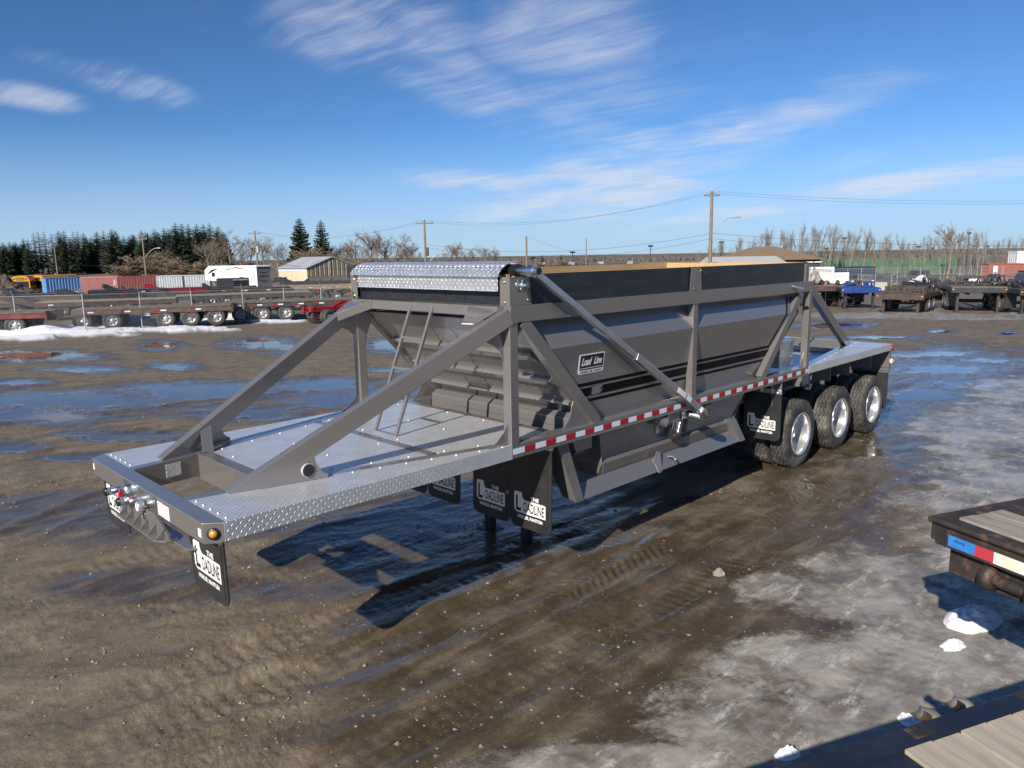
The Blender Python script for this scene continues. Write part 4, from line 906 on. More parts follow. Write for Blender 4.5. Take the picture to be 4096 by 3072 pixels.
def low_trailer(label, p0, p1, w=2.6, hd=1.15, frame=rust_frame, plank=old_plank, wheels=(), tape=0, drop=0.0, neck=0.0, cat='trailer', group=None, name='lowbed_trailer', rim=None, wr=1.0, planks=7, deck0=0.0, deck1=1.0, axle_y=None):
    rz, L = frame_of(p0, p1); t = thing(name, label, cat, p0, rz, group); rnd = random.Random(sum(map(ord, label)))
    x0, x1 = L*deck0, L*deck1
    for s in (-1, 1):
        b = MB().box(x0, x1, s*w/2, s*(w/2-.06), hd-.30-drop, hd-.02)
        b.box(x0, x1, s*(w/2+.025), s*(w/2-.08), hd-.05, hd-.02); b.build('side_beam', frame, t)
    cm = MB().box(-.02, .02, -w/2+.07, w/2-.07, hd-.24, hd-.06).mesh('cross_member', frame)
    for k in range(int(L/1.2)): put('cross_member', cm, t, loc=(x0+.3+k*1.2, 0, 0))
    pw = (w-.14)/planks; pm = MB().box(x0, x1, -pw/2+.008, pw/2-.008, hd-.02, hd+.03).mesh('deck_plank', plank)
    for k in range(planks): put('deck_plank', pm, t, loc=(rnd.uniform(-.06, .06), -w/2+.07+pw*(k+.5), rnd.uniform(-.008, .008)))
    for wx in wheels:
        for s in (-1, 1):
            wheel_at(t, wx*L, s*(w/2-.17), .5*wr, wr, -s, rim, s < 0); wheel_at(t, wx*L, s*(w/2-.46), .5*wr, wr, s, rim, False)
        MB().tube([(wx*L, -w/2+.3, .5*wr), (wx*L, w/2-.3, .5*wr)], .07, 8).build('axle', frame, t)
        for s in (-1, 1): MB().box(wx*L-.55, wx*L-.45, s*.5-.05, s*.5+.05, .35, hd-.05).build('spring_hanger', frame, t)
    if neck:
        MB().prism([(x0, -w*.42, hd-.3), (x0-neck, -w*.42, hd+.15), (x0-neck, -w*.42, hd+.45), (x0-neck*.75, -w*.42, hd+.5), (x0+.1, -w*.42, hd)], (0, w*.84, 0)).build('gooseneck', frame, t)
    if tape:
        tm = [MB().box(0, .30, -.004, 0, 0, .07).mesh('reflective_tape', m_) for m_ in (tape_red, tape_white)]
        for k in range(tape): put('reflective_tape', tm[k % 2], t, loc=(x0+.4+(x1-x0-.8)*(k//2)/(max(tape//2, 1))+.31*(k % 2), -w/2-.028, hd-.20))
    # odds and ends under and at the end of the deck
    MB().box(x1-.02, x1+.08, -w/2, w/2, hd-.38, hd-.02).build('tail_bumper', frame, t)
    MB().box(x0-.08, x0+.02, -w/2, w/2, hd-.34, hd-.02).build('head_beam', frame, t)
    for k in range(2): wx = rnd.uniform(.1, .85)*L; MB().box(wx, wx+rnd.uniform(.3, .8), -w/2+.08, -w/2+.4, hd-.62, hd-.31).build('tool_box', frame, t)
    if not wheels or min(wheels) > .45:
        for s in (-1, 1): MB().box(L*.12, L*.12+.12, s*.8-.06, s*.8+.06, .0, hd-.05).build('parking_leg', frame, t)
    return t

# ---------------------------------------------------------------- left: fence, trailers in storage
def fence(label, posts, h, name='chain_link_fence', arm=.3):
    t = thing(name, label, 'fence', posts[0]); o = Vector(posts[0])
    pm = MB().tube([(0, 0, -.1), (0, 0, h)], .035, 8).mesh('post', galv); am = MB().tube([(0, 0, h), (-.12, -.12, h+arm)], .02, 6).mesh('barb_arm', galv)
    for p in posts:
        q = put('post', pm, t, loc=Vector(p)-o)
        if arm: put('barb_arm', am, q)
    for a, b in zip(posts, posts[1:]):
        a = Vector(a)-o; b = Vector(b)-o; u = Vector((0, 0, h)); m = MB()
        m.tube([a+u*.985, b+u*.985], .018, 6); m.build('top_rail', galv, t)
        L = (b-a).length; me = bpy.data.meshes.new('link_panel'); me.from_pydata([a+Vector((0, 0, .03)), b+Vector((0, 0, .03)), b+u*.98, a+u*.98], [], [(0, 1, 2, 3)])
        uv = me.uv_layers.new(name='metres'); 
        for i, c in enumerate(((0, 0), (L, 0), (L, h), (0, h))): uv.data[i].uv = c
        me.materials.append(link_m); put('link_panel', me, t)
        if arm:
            for k in (.35, .7, 1.0): MB().tube([a+u+Vector((-.12*k, -.12*k, arm*k)), (a+b)/2+u+Vector((-.12*k, -.12*k, arm*k-.03)), b+u+Vector((-.12*k, -.12*k, arm*k))], .004, 3).build('barbed_wire', galv, t)
    return t
fpx = [(-500, 1372), (-215, 1355), (73, 1341), (345, 1330), (570, 1313), (775, 1303), (978, 1290), (1142, 1281), (1290, 1275), (1420, 1270), (1530, 1266)]
fence('tall chain link fence with barbed wire arms along the left storage row', [gnd(*p) for p in fpx], 2.0)

low_trailer('red ended trailer nearest the left edge behind the chain link fence', at(-420, 37.5), at(270, 39.3), frame=maroon_frame, wheels=(.50, .695), deck1=.88, planks=6, group='trailers stored behind the fence')
low_trailer('brown lowbed trailer with five axles behind the chain link fence', at(292, 41.2), at(915, 43.6), frame=brown_frame, wheels=(.05, .23, .565, .725, .895), tape=8, group='trailers stored behind the fence')
low_trailer('black lowbed trailer with red and white tape and pale rims behind the fence', at(885, 45.8), at(1500, 48.5), frame=grey_frame, wheels=(.10, .235, .385, .56, .70), tape=14, hd=1.2, group='trailers stored behind the fence')
low_trailer('dark deck trailer at the far left behind the red ended one', at(-330, 50), at(215, 51), frame=rust_frame, wheels=(.8,), hd=1.25, neck=1.2, group='trailers stored behind the fence')
low_trailer('plank trailer with a red and white tag in the second row left', at(140, 50), at(690, 53), frame=rust_frame, plank=tan_plank, wheels=(.78, .9), hd=1.25, neck=1.8, tape=2, group='trailers stored behind the fence')
low_trailer('long grey plank trailer in the second row below the camper', at(690, 56), at(1230, 60), frame=grey_frame, plank=tan_plank, wheels=(.76, .88), hd=1.35, neck=1.6, group='trailers stored behind the fence')
low_trailer('tan deck trailer with a long line of red and white tape below the beige shed', at(1085, 66), at(1500, 68), frame=tan_plank, plank=tan_plank, wheels=(.3, .45), tape=14, hd=1.75, group='trailers stored behind the fence')
low_trailer('short black trailer behind the dark earth pile at left', at(55, 62), at(215, 63), frame=black_steel, plank=rust_frame, wheels=(.75,), hd=1.5, neck=.8, group='trailers stored behind the fence')
low_trailer('small trailer with bright tandem rims and a pile of timber', at(205, 62), at(345, 62.6), frame=grey_frame, plank=tan_plank, wheels=(.50, .72), hd=1.35, rim=RM2D, wr=.85, group='trailers stored behind the fence')
low_trailer('black jumble trailer in front of the pink container', at(345, 64), at(465, 65), frame=black_steel, plank=grey_frame, wheels=(.6,), hd=1.7, group='trailers stored behind the fence')
low_trailer('dark step deck trailer in front of the dark red container', at(455, 62), at(650, 64), frame=black_steel, plank=rust_frame, wheels=(.8,), tape=6, hd=1.75, neck=1.0, group='trailers stored behind the fence')
low_trailer('bright red trailer in front of the grey containers', at(632, 66), at(855, 68.5), frame=red_paint, plank=maroon_frame, wheels=(.85,), hd=1.7, neck=1.4, group='trailers stored behind the fence')
low_trailer('black trailer with orange straps in front of the camper', at(842, 68), at(1075, 70), frame=black_steel, plank=grey_frame, wheels=(.2, .8), tape=4, hd=1.6, neck=.9, group='trailers stored behind the fence')
SR = 'trailers stored behind the fence'
low_trailer('rusty low trailer filling the gap under the blue container', at(-150, 56), at(330, 57), frame=rust_frame, plank=rust_frame, wheels=(.7, .85), hd=1.45, group=SR)
low_trailer('black low trailer below the pink container in the third row', at(300, 57), at(560, 58.5), frame=black_steel, plank=rust_frame, wheels=(.75,), hd=1.5, neck=1.4, group=SR)
low_trailer('black low trailer below the grey containers in the third row', at(560, 59), at(830, 61), frame=black_steel, plank=grey_frame, wheels=(.2, .8), hd=1.45, neck=1.0, group=SR)
low_trailer('black equipment trailer below the rear wall of the camper', at(930, 63), at(1150, 64.5), frame=black_steel, plank=rust_frame, wheels=(.3, .7), hd=1.7, neck=1.2, tape=4, group=SR)
low_trailer('dark car carrier below the gable wall of the shed', at(1160, 74), at(1420, 75), frame=black_steel, plank=grey_frame, wheels=(.5, .7), hd=2.0, neck=1.5, group=SR)
low_trailer('brown plank trailer half hidden by the earth pile', at(-200, 66), at(90, 66.6), frame=rust_frame, plank=old_plank, wheels=(.6,), hd=1.6, group=SR)
def scrap(label, px0, px1, d, h, n, seed):
    p = at((px0+px1)/2, d); rz, L = frame_of(at(px0, d), at(px1, d)); t = thing('scrap_heap', label, 'scrap', p, rz, 'scrap heaps between the trailers'); rn = random.Random(seed)
    for k in range(n):
        x = rn.uniform(-L/2, L/2); y = rn.uniform(-.6, .6); z = rn.uniform(0, h); a = rn.uniform(-1, 1); m_ = rn.choice([black_steel, rust_frame, grey_frame, old_plank, black_steel])
        MB().beam((x-.5*math.cos(a)-rn.random()*.6, y, z*.5), (x+.5*math.cos(a)+rn.random()*.6, y+rn.uniform(-.5, .5), z), rn.uniform(.06, .3), rn.uniform(.06, .35)).build('scrap_piece', m_, t)
scrap('dark tangle of scrap beams in front of the pink container', 360, 470, 70, 2.1, 16, 1)
scrap('low tangle of scrap in front of the dark red container', 480, 640, 69, 1.5, 16, 2)
scrap('black tangle of frames right of the camper rear wall', 1090, 1240, 80, 2.2, 22, 3)
scrap('black tangle of frames below the shed gable', 1240, 1400, 82, 2.4, 22, 4)
scrap('scrap and boards beside the earth pile', 60, 200, 66, 1.8, 18, 5)
# timber pile on the small trailer
p = at(275, 61.6); tp_ = thing('timber_pile', 'loose pile of pale timber on the small tandem trailer', 'timber', (p.x, p.y, p.z+1.38), frame_of(at(205, 62), at(345, 62.6))[0])
for k in range(9): MB().beam((-1.2+.1*k, random.uniform(-.8, .8), .05+.04*k), (1.0-.06*k, random.uniform(-.8, .8), .05+.05*k), .12, .05).build('plank', tan_plank, tp_)
# red dolly whose dual tyres show left of the far brace
p0 = gnd(1300, 1297); dj = thing('red_dolly', 'red gooseneck dolly with bright dual wheels behind the far brace', 'dolly', p0, math.pi/2-YAW-.75)
for y in (-.55, -.25, .75, 1.05): wheel_at(dj, 0, y, .43, .86, -1, RM2D, y > 1); wheel_at(dj, 1.2, y, .43, .86, -1, RM2D, y > 1)
MB().prism([(-.9, -.1, .75), (1.6, -.1, .75), (2.2, -.1, .95), (3.6, -.1, 1.0), (3.6, -.1, 1.25), (1.7, -.1, 1.2), (1.1, -.1, .98), (-.9, -.1, 1.0)], (0, .25, 0)).build('frame', red_paint, dj)
MB().prism([(-.9, .65, .75), (1.6, .65, .75), (2.2, .65, .95), (3.6, .65, 1.0), (3.6, .65, 1.25), (1.7, .65, 1.2), (1.1, .65, .98), (-.9, .65, 1.0)], (0, .25, 0)).build('frame', red_paint, dj)
for x in (0, 1.25): MB().tube([(x, -.5, .47), (x, 1.3, .47)], .07, 8).build('axle', red_paint, dj)
for x in (-.7, .6, 2.0): MB().box(x, x+.15, -.1, .9, .85, 1.0).build('cross_member', red_paint, dj)

# shipping containers
def container(label, p0, p1, col, h=2.75, depth=2.44, rust=None, ribs=24, group=None, writing=None, name='shipping_container'):
    rz, L = frame_of(p0, p1); t = thing(name, label, 'container', p0, rz, group)
    m_ = pmat('container_paint', col, tuple(k*.82 for k in col), 1.2, rough=.6, c3=rust or tuple(k*.6 for k in col), thr3=(.58, .78), scale3=2.2, stretch=(3, 3, .6))
    def corr(n, ln):
        prof_c = []; st = ln/n
        for i in range(n): prof_c += [(i*st, 0), (i*st+st*.36, 0), (i*st+st*.5, .045), (i*st+st*.86, .045)]
        return prof_c+[(ln, 0)]
    c = corr(ribs, L-.2); b = MB()
    for (xa, ya), (xb, yb) in zip(c, c[1:]): b.add([(xa+.1, ya, .15), (xb+.1, yb, .15), (xb+.1, yb, h-.12), (xa+.1, ya, h-.12)], [(0, 1, 2, 3)])
    b.build('side_wall', m_, t)
    MB().box(.1, L-.1, depth-.03, depth, .15, h-.12).build('back_wall', m_, t); MB().box(.02, L-.02, .05, depth-.05, h-.06, h-.02).build('roof', m_, t)
    ce = corr(max(4, ribs*2//5), depth-.2)
    for x, sg in ((.0, -1), (L, 1)):
        b = MB()
        for (ya, xa), (yb, xb) in zip(ce, ce[1:]): b.add([(x-sg*xa, ya+.1, .15), (x-sg*xb, yb+.1, .15), (x-sg*xb, yb+.1, h-.12), (x-sg*xa, ya+.1, h-.12)], [(0, 1, 2, 3)])
        b.build('end_wall', m_, t)
    for x in (0, L-.12):
        for y in (-.02, depth-.1): MB().box(x, x+.12, y, y+.12, 0, h).build('corner_post', m_, t)
    for z in (0, h-.12):
        for y in (-.022, depth-.098): MB().box(.12, L-.12, y, y+.12, z+.001, z+.119).build('rail', m_, t)
    if writing:
        for txt, x, z, hh, ww in writing:
            me = text_mesh(txt, white_print, hh, ww, .02); put('lettering', me, t, loc=(x, -.006, z))
    return t
CG = 'shipping containers in the storage row'
container('blue shipping container at the left end of the container row', at(173, 104), at(314, 107), (.10, .24, .46), ribs=11, group=CG)
container('faded pink shipping container beside the blue one', at(314, 106.6), at(460, 107), (.42, .17, .16), ribs=40, group=CG, writing=[('B\n40\nG1', 4.6, 1.9, .8, .3)])
container('dark red shipping container in the middle of the row', at(460, 107), at(618, 108), (.16, .035, .028), ribs=14, group=CG)
container('pale grey container next to the dark red one', at(618, 108), at(722, 108.8), (.42, .45, .48), ribs=10, group=CG, rust=(.2, .09, .05))
container('rust streaked grey container at the right end of the row', at(722, 109), at(832, 110), (.44, .46, .48), ribs=10, group=CG, rust=(.22, .10, .05))

# school buses
bus_y = pmat('school_bus_yellow', (.66, .29, .015), (.58, .25, .012), 1, rough=.4)
def bus(label, p, rz, txt=True):
    t = thing('school_bus', label, 'bus', p, rz, 'school buses at the left edge')
    sec = [(-1.22, .5), (-1.22, 2.35), (-1.1, 2.75), (-.75, 3.02), (0, 3.1), (.75, 3.02), (1.1, 2.75), (1.22, 2.35), (1.22, .5)]
    b = MB(); n = len(sec)
    for x in (0, 8.5): b.v += [(x, y, z) for y, z in sec]
    b.f += [(i, i+1, n+i+1, n+i) for i in range(n-1)]+[tuple(range(n))[::-1], tuple(range(n, 2*n))]; b.sm += [False]*(n+1)
    b.build('body', bus_y, t)
    MB().prism([(-.012, -1.05, 1.25), (-.012, 1.05, 1.25), (-.012, 1.05, 2.25), (-.012, -1.05, 2.25)], (-.01, 0, 0)).build('windscreen', glass_dark, t)
    MB().prism([(-1.6, -1.0, .55), (-1.6, 1.0, .55), (-1.6, .95, 1.1), (-1.6, -.95, 1.1)], (1.6, 0, 0)).build('bonnet', bus_y, t)
    MB().box(-1.66, -1.6, -.7, .7, .6, 1.0).build('grille', black_steel, t); MB().box(-1.75, -1.6, -1.15, 1.15, .42, .62).build('bumper', black_steel, t)
    sp_ = MB().box(-.03, -.012, -.55, .55, 2.42, 2.80).build('sign_board', black_print, t)
    if txt: put('lettering', text_mesh('SCHOOL BUS', pmat('sign_yellow', (.7, .45, .02)), .2, .95, .03), sp_, rot=(0, 0, -math.pi/2), loc=(-.036, 0, 2.6))
    for y in (-.8, .8): MB().lathe([(0, -.03), (.11, -.03), (.11, 0)], (-.012, y, 2.6), 'x', 12).build('warning_lamp', red_lens, t)
    for s in (-1, 1):
        for k in range(8): MB().box(.3+k*1.0, 1.1+k*1.0, s*1.225, s*1.235, 1.6, 2.25).build('side_window', glass_dark, t)
        for x in (-.7, 6.2): wheel_at(t, x, s*1.05, .5, 1, -s, None, False)
        MB().box(0, 8.5, s*1.224, s*1.232, 1.2, 1.28).build('rub_rail', black_print, t)
rzv = math.pi/2-YAW
bus('yellow school bus with sign board facing out, nearest the earth pile', at(72, 110, 0), rzv+.25)
bus('second yellow school bus beside the blue container', at(138, 113, 0), rzv-.05, False)

# camper
cam_ = thing('camper_trailer', 'white fifth wheel camper with grey rear wall and dark swooshes', 'camper', at(1022, 103, .0), rzv+1.02)
wm_ = white_paint; gm_ = pmat('grey_gel_coat', (.24, .25, .27), (.19, .2, .22), 1, rough=.35)
MB().prism([(0, 0, .75), (0, 0, 3.85), (.15, 0, 3.95), (10.2, 0, 3.95), (11.2, 0, 3.3), (11.2, 0, 1.9), (8.6, 0, 1.75), (8.4, 0, .75)], (0, -2.5, 0)).build('body', wm_, cam_, .05)
MB().box(-.02, -.004, -2.45, -.05, .8, 3.75).build('rear_wall', gm_, cam_)
put('lettering', text_mesh('MOMENTUM', black_print, .35, 1.6, .03, .3), cam_, loc=(-.03, -1.25, 2.45), rot=(0, 0, -math.pi/2))
for z, c in ((3.15, 1), (2.0, -1)): MB().prism([(-.022, -2.35, z), (-.022, -1.25, z-.35), (-.022, -.15, z), (-.022, -1.25, z-.18)], (-.006, 0, 0)).build('graphic', black_print, cam_)
MB().box(-.03, -.022, -2.4, -.1, 3.45, 3.7).build('graphic', black_print, cam_)
for y, nm in ((.004, 'swoosh'),):
    for pts in ([(1.2, 3.3), (4.2, 3.75), (7.4, 3.45), (4.4, 3.6)], [(3.8, 3.2), (6.0, 3.45), (8.8, 3.0), (6.0, 3.3)], [(.4, 1.1), (2.5, 2.3), (4.2, 2.5), (2.2, 2.0)], [(7.9, 3.6), (9.6, 3.4), (10.9, 2.6), (9.4, 3.1)], [(.2, .8), (8.4, .8), (8.4, 1.0), (.2, 1.25)]):
        MB().prism([(x, y, z) for x, z in pts], (0, .006, 0)).build('swoosh', black_print, cam_)
for x0, x1, z0, z1 in ((5.0, 5.8, 2.2, 3.0), (8.9, 9.6, 2.4, 3.0), (2.4, 3.0, 1.5, 2.3)): MB().box(x0, x1, .004, .014, z0, z1).build('window', glass_dark, cam_)
MB().box(4.3, 7.0, .005, .03, 1.9, 3.3).build('slide_out_trim', wm_, cam_)
for x in (2.5, 6.5): MB().box(x, x+1.0, -1.7, -.8, 3.96, 4.25).build('roof_unit', black_steel, cam_, .03)
for x in (4.2, 5.2): wheel_at(cam_, x, -.1, .42, .84, -1, None, False); wheel_at(cam_, x, -2.4, .42, .84, 1, None, False)
MB().tube([(.45, .06, 1.6), (.45, .06, 3.8)], .03, 6).build('ladder_rail', alu, cam_); MB().tube([(.85, .06, 1.6), (.85, .06, 3.8)], .03, 6).build('ladder_rail', alu, cam_)

# black enclosed trailer in front of the camper
bt = thing('cargo_trailer', 'black enclosed cargo trailer parked in front of the camper', 'trailer', at(858, 88), frame_of(at(858, 88), at(978, 89))[0])
MB().box(0, 3.6, 0, 2.2, .55, 2.35).build('body', black_steel, bt, .06); MB().box(-.01, 3.6, -.03, -.005, .5, .75).build('skirt', grey_frame, bt)
MB().box(1.95, 2.7, -.02, -.004, 1.35, 2.1).build('window', glass_dark, bt); MB().box(2.8, 3.45, -.02, -.004, 1.35, 2.1).build('window', glass_dark, bt)
for z in (1.3, 2.15): MB().box(1.85, 3.55, -.03, -.005, z-.04, z+.04).build('trim', galv, bt)
for x in (1.5, 2.3): wheel_at(bt, x, .1, .36, .72, 1, None, False)

# beige shed
sh = thing('metal_shed', 'beige metal shed with grey gable roof beside the camper', 'shed', at(1226, 104), 0)
wall_b = pmat('beige_cladding', (.56, .49, .34), (.50, .43, .30), .8, rough=.6); clad_d = pmat('olive_cladding', (.19, .17, .13), (.15, .135, .105), 1, rough=.6); roof_g = pmat('grey_steel_roof', (.42, .44, .46), (.36, .38, .40), .6, rough=.5, metal=.2)
vr = Vector((math.cos(YAW), -math.sin(YAW), 0)); vf = Vector((math.sin(YAW), math.cos(YAW), 0))
ux = (-vr*.80+vf*.75).normalized(); uy = (vr*.86+vf*.62).normalized()
Ls, Ds, eh, rh = 7.6, 7.2, 3.6, 4.95
def SP(a, b, z): q = ux*a+uy*b; return (q.x, q.y, z)
MB().plate([SP(0, 0, 0), SP(Ls, 0, 0), SP(Ls, 0, eh), SP(0, 0, eh)], .1).build('front_wall', wall_b, sh)
gw = MB().plate([SP(0, 0, 0), SP(0, Ds, 0), SP(0, Ds, eh), SP(0, Ds/2, rh), SP(0, 0, eh)], .1).build('gable_wall', clad_d, sh)
for k in range(22):
    b = Ds*(k+.5)/22; z1 = eh+(rh-eh)*(1-abs(b-Ds/2)/(Ds/2)); MB().beam(SP(-.08, b, 2.3), SP(-.08, b, z1-.1), .10, .05, tuple(ux)).build('cladding_rib', wall_b if k % 2 else clad_d, gw)
MB().plate([SP(-.3, -.35, eh-.15), SP(Ls, -.35, eh-.15), SP(Ls, Ds/2, rh+.03), SP(-.3, Ds/2, rh+.03)], .08).build('roof', roof_g, sh)
MB().plate([SP(-.3, Ds+.35, eh-.15), SP(-.3, Ds/2, rh+.03), SP(Ls, Ds/2, rh+.03), SP(Ls, Ds+.35, eh-.15)], .08).build('roof', roof_g, sh)
MB().plate([SP(Ls, 0, 0), SP(Ls, Ds, 0), SP(Ls, Ds, eh), SP(Ls, Ds/2, rh), SP(Ls, 0, eh)], .1).build('back_gable', clad_d, sh)
MB().beam(SP(.05, -.06, eh-.3), SP(Ls, -.06, eh-.3), .08, .5).build('door_header', white_paint, sh)
MB().tube([SP(-.2, Ds*.45, 2.6), SP(-.2, Ds*.45, 4.4)], .05, 6).build('vent_pipe', galv, sh)
# red pickup in front of the shed, white flat truck at its right
def mound(name, label, cat, c, rx, ry, h, mat, seed, rz=0.0, n=40, rough=.35, sharp=1.0):
    b = MB(); vs = []; fs = []
    for i in range(n+1):
        r = i/n
        for k in range(48):
            a = 2*math.pi*k/48; x = r*math.cos(a); y = r*math.sin(a)
            vs.append((x, y, r))
    v = np.array(vs); nz = fbm(v[:, 0]*2.2+seed, v[:, 1]*2.2, 200+seed, 5, .58); hgt = np.maximum(1-v[:, 2]**sharp, 0)*(1+rough*nz*2)+.12*nz*(v[:, 2] < .97)
    hgt[v[:, 2] >= .999] = -.15
    out = np.stack([v[:, 0]*rx*(1+.15*nz), v[:, 1]*ry*(1+.15*nz), hgt*h], 1)
    for i in range(n):
        for k in range(48): fs.append((i*48+k, i*48+(k+1) % 48, (i+1)*48+(k+1) % 48, (i+1)*48+k))
    b.add(out, fs, True); o = b.build(name, mat); o.location = c; o.rotation_euler = (0, 0, rz)
    return tag(o, label, cat)
mound('earth_pile', 'dark pile of dug earth and rubble at the left edge', 'earth pile', at(5, 76), 5.2, 3.5, 2.6, dirt_m, 3, rough=.5)
mound('snow_heap', 'small white snow heap in the gap behind the tandem trailer', 'snow', at(215, 58), 2.2, 1.0, .5, snow_m, 5)
# ---------------------------------------------------------------- trees
bark_m = pmat('grey_bark', (.15, .125, .10), (.23, .20, .165), 3, rough=.9, stretch=(3, 3, .6))
twig_m = pmat('bare_twigs', (.19, .145, .11), (.26, .205, .16), 2, rough=.9)
aspen_m = pmat('aspen_bark', (.27, .25, .215), (.19, .165, .135), 3, rough=.85)
bush_m = pmat('brown_brush', (.21, .155, .105), (.29, .22, .155), 1, rough=.9)
needle_m = pmat('spruce_needles', (.020, .032, .018), (.040, .055, .030), 1.6, rough=.85, c3=(.075, .07, .045), thr3=(.55, .8), scale3=2.5)
needle2_m = pmat('sparse_spruce_needles', (.035, .042, .034), (.06, .06, .045), 1.6, rough=.85)
def spruce_proto(seed, h=12.0, r=2.3, dens=1.0, low=.08, mat=None):
    rn = random.Random(seed); tr = MB().tube([(0, 0, 0), (0, 0, h*.55), (0, 0, h*.98)], [.22, .12, .02], 6); b = MB()
    z = h*low
    while z < h*.985:
        f = (z-h*low)/(h*(1-low)); rr = r*(1-f)**.62*(.86 if f < .1 else 1)+.10; nb = max(5, int((10-4*f)*dens)); a0 = rn.random()*6.28
        for k in range(nb):
            a = a0+6.283*k/nb+rn.uniform(-.3, .3); L = rr*rn.uniform(.62, 1.12); dr = -.10-.32*(1-f)*rn.uniform(.5, 1.2); d = Vector((math.cos(a), math.sin(a), 0)); sd = Vector((-d.y, d.x, 0))
            nseg = 3 if L > 1.0 else 2
            for j in range(nseg):
                t0, t1 = j/nseg, (j+1)/nseg+.12; w = L*.30*(1-.55*t0)*rn.uniform(.7, 1.2)
                p0 = d*L*t0+Vector((0, 0, z+dr*L*t0+.18*L*t0*t0)); p1 = d*L*t1+Vector((0, 0, z+dr*L*t1+.22*L*t1*t1))
                dz = Vector((0, 0, -w*rn.uniform(.3, .7)))
                b.add([p0+sd*w*.4, p0+sd*w+dz+d*w*.3, p1], [(0, 1, 2)]); b.add([p0-sd*w*.4, p0-sd*w+dz+d*w*.3, p1], [(0, 2, 1)])
                b.add([p0, p1, (p0+p1)/2+Vector((0, 0, -w*1.1))+sd*rn.uniform(-.1, .1)], [(0, 1, 2)])
                b.add([p0+Vector((0, 0, w*.25)), p1, p0+sd*w*rn.uniform(-.6, .6)+Vector((0, 0, w*.1))], [(0, 1, 2)])
        z += h*(.024+.010*rn.random())/(.6+.4*dens)
    b.add([(-.07, 0, h*.95), (.07, 0, h*.95), (0, 0, h*1.02)], [(0, 1, 2)])
    return tr.mesh('trunk', bark_m), b.mesh('crown', mat or needle_m), h
def bare_proto(seed, h=9.0, spread=.75, trunk=.16, levels=4, mat=None, tmat=None, up=.55, kids=5, thin=.006):
    rn = random.Random(seed); tr = MB(); b = MB()
    def grow(p, d, L, r, lev):
        pts = [p]; dd = d.copy(); n = 3 if lev < 2 else 2
        for i in range(n):
            dd = (dd+Vector((rn.uniform(-1, 1), rn.uniform(-1, 1), rn.uniform(-.3, .8)))*.13).normalized(); pts.append(pts[-1]+dd*L/n)
        rr = [max(r*(1-.6*i/n), thin) for i in range(n+1)]
        (tr if lev == 0 else b).tube(pts, rr, 5 if lev == 0 else 3, True, False)
        if lev >= levels: return
        for k in range(kids + (3 if lev == 0 else 0)):
            t = rn.uniform(.28 if lev == 0 else .15, 1.0); i = min(int(t*n), n-1); q = pts[i].lerp(pts[i+1], t*n-i)
            a = rn.random()*6.283; side = Vector((math.cos(a), math.sin(a), 0)); nd = (dd*up+side*spread*rn.uniform(.6, 1.2)+Vector((0, 0, .35*up))).normalized()
            grow(q, nd, L*rn.uniform(.42, .68)*(1.15-.45*t), max(r*.42, thin), lev+1)
    grow(Vector((0, 0, -.1)), Vector((0, 0, 1)), h*.62, trunk, 0)
    mb_b = b.mesh('crown', mat or twig_m); mz = max(v[2] for v in b.v)
    return tr.mesh('trunk', tmat or bark_m), mb_b, mz
def plant_tree(proto, name, label, p, h, rz=None, group=None, cat='tree', wide=1.0):
    tr, cr, ph = proto; s = h/ph; t = thing(name, label, cat, p, random.random()*6.28 if rz is None else rz, group)
    for nm, me in (('trunk', tr), ('crown', cr)):
        o = put(nm, me, t); o.scale = (s*wide, s*wide, s)
    return t
def top_h(p, px, topy, d):
    """height that makes a tree at distance d reach photo row topy"""
    hy = 1020.7-.0165*(px-2048); return CAM[2]-(topy-hy)*d/FPX/1.015-p.z
SPR = [spruce_proto(s, 12, r, 1.25) for s, r in ((1, 2.2), (2, 1.9), (3, 2.5))]; SPS = [spruce_proto(s, 12, 1.5, .7, .18, needle2_m) for s in (11, 12)]; BIG = [spruce_proto(21, 12, 3.0, 1.5, .06), spruce_proto(22, 12, 2.6, 1.5, .06)]
def ZS(px, sparse=False):
    w = 'above the buses' if px < 170 else 'above the blue container' if px < 314 else 'above the pink container' if px < 460 else 'above the dark red container' if px < 618 else 'above the grey containers' if px < 835 else 'above the camper'
    return ('tall thin see-through spruce ' if sparse else 'dark dense spruce in the long row ')+w
row = [(-60, 968), (-10, 962), (22, 969), (60, 975), (48, 966), (72, 967), (104, 954), (122, 958), (147, 932), (166, 926), (190, 926), (218, 932), (247, 925), (269, 924), (304, 926), (323, 926), (345, 932), (369, 960), (399, 928), (426, 920), (459, 918), (475, 925), (503, 942), (541, 937), (576, 923), (595, 926), (628, 918), (666, 913), (684, 915), (714, 894), (740, 897), (765, 897), (798, 899), (825, 899), (849, 894), (879, 910), (900, 930)]
for i, (px, ty) in enumerate(row):
    d = 215+random.uniform(-6, 8); p = at(px, d); sparse = 140 <= px <= 230 or px in (304, 323, 426)
    plant_tree((SPS if sparse else SPR)[i % (2 if sparse else 3)], 'spruce_tree', ZS(px, sparse), p, top_h(p, px, ty, d), group=ZS(px, sparse)+' group', wide=1.4)
for i in range(34):
    px = -60+i*29+random.uniform(-12, 12); d = 228+random.uniform(0, 10); p = at(px, d)
    if 120 < px < 240: continue
    plant_tree(SPR[i % 3], 'spruce_tree', ZS(px), p, top_h(p, px, np.interp(px, [0, 120, 250, 500, 700, 900], [985, 972, 950, 945, 925, 930]), d), group=ZS(px)+' group', wide=1.5)
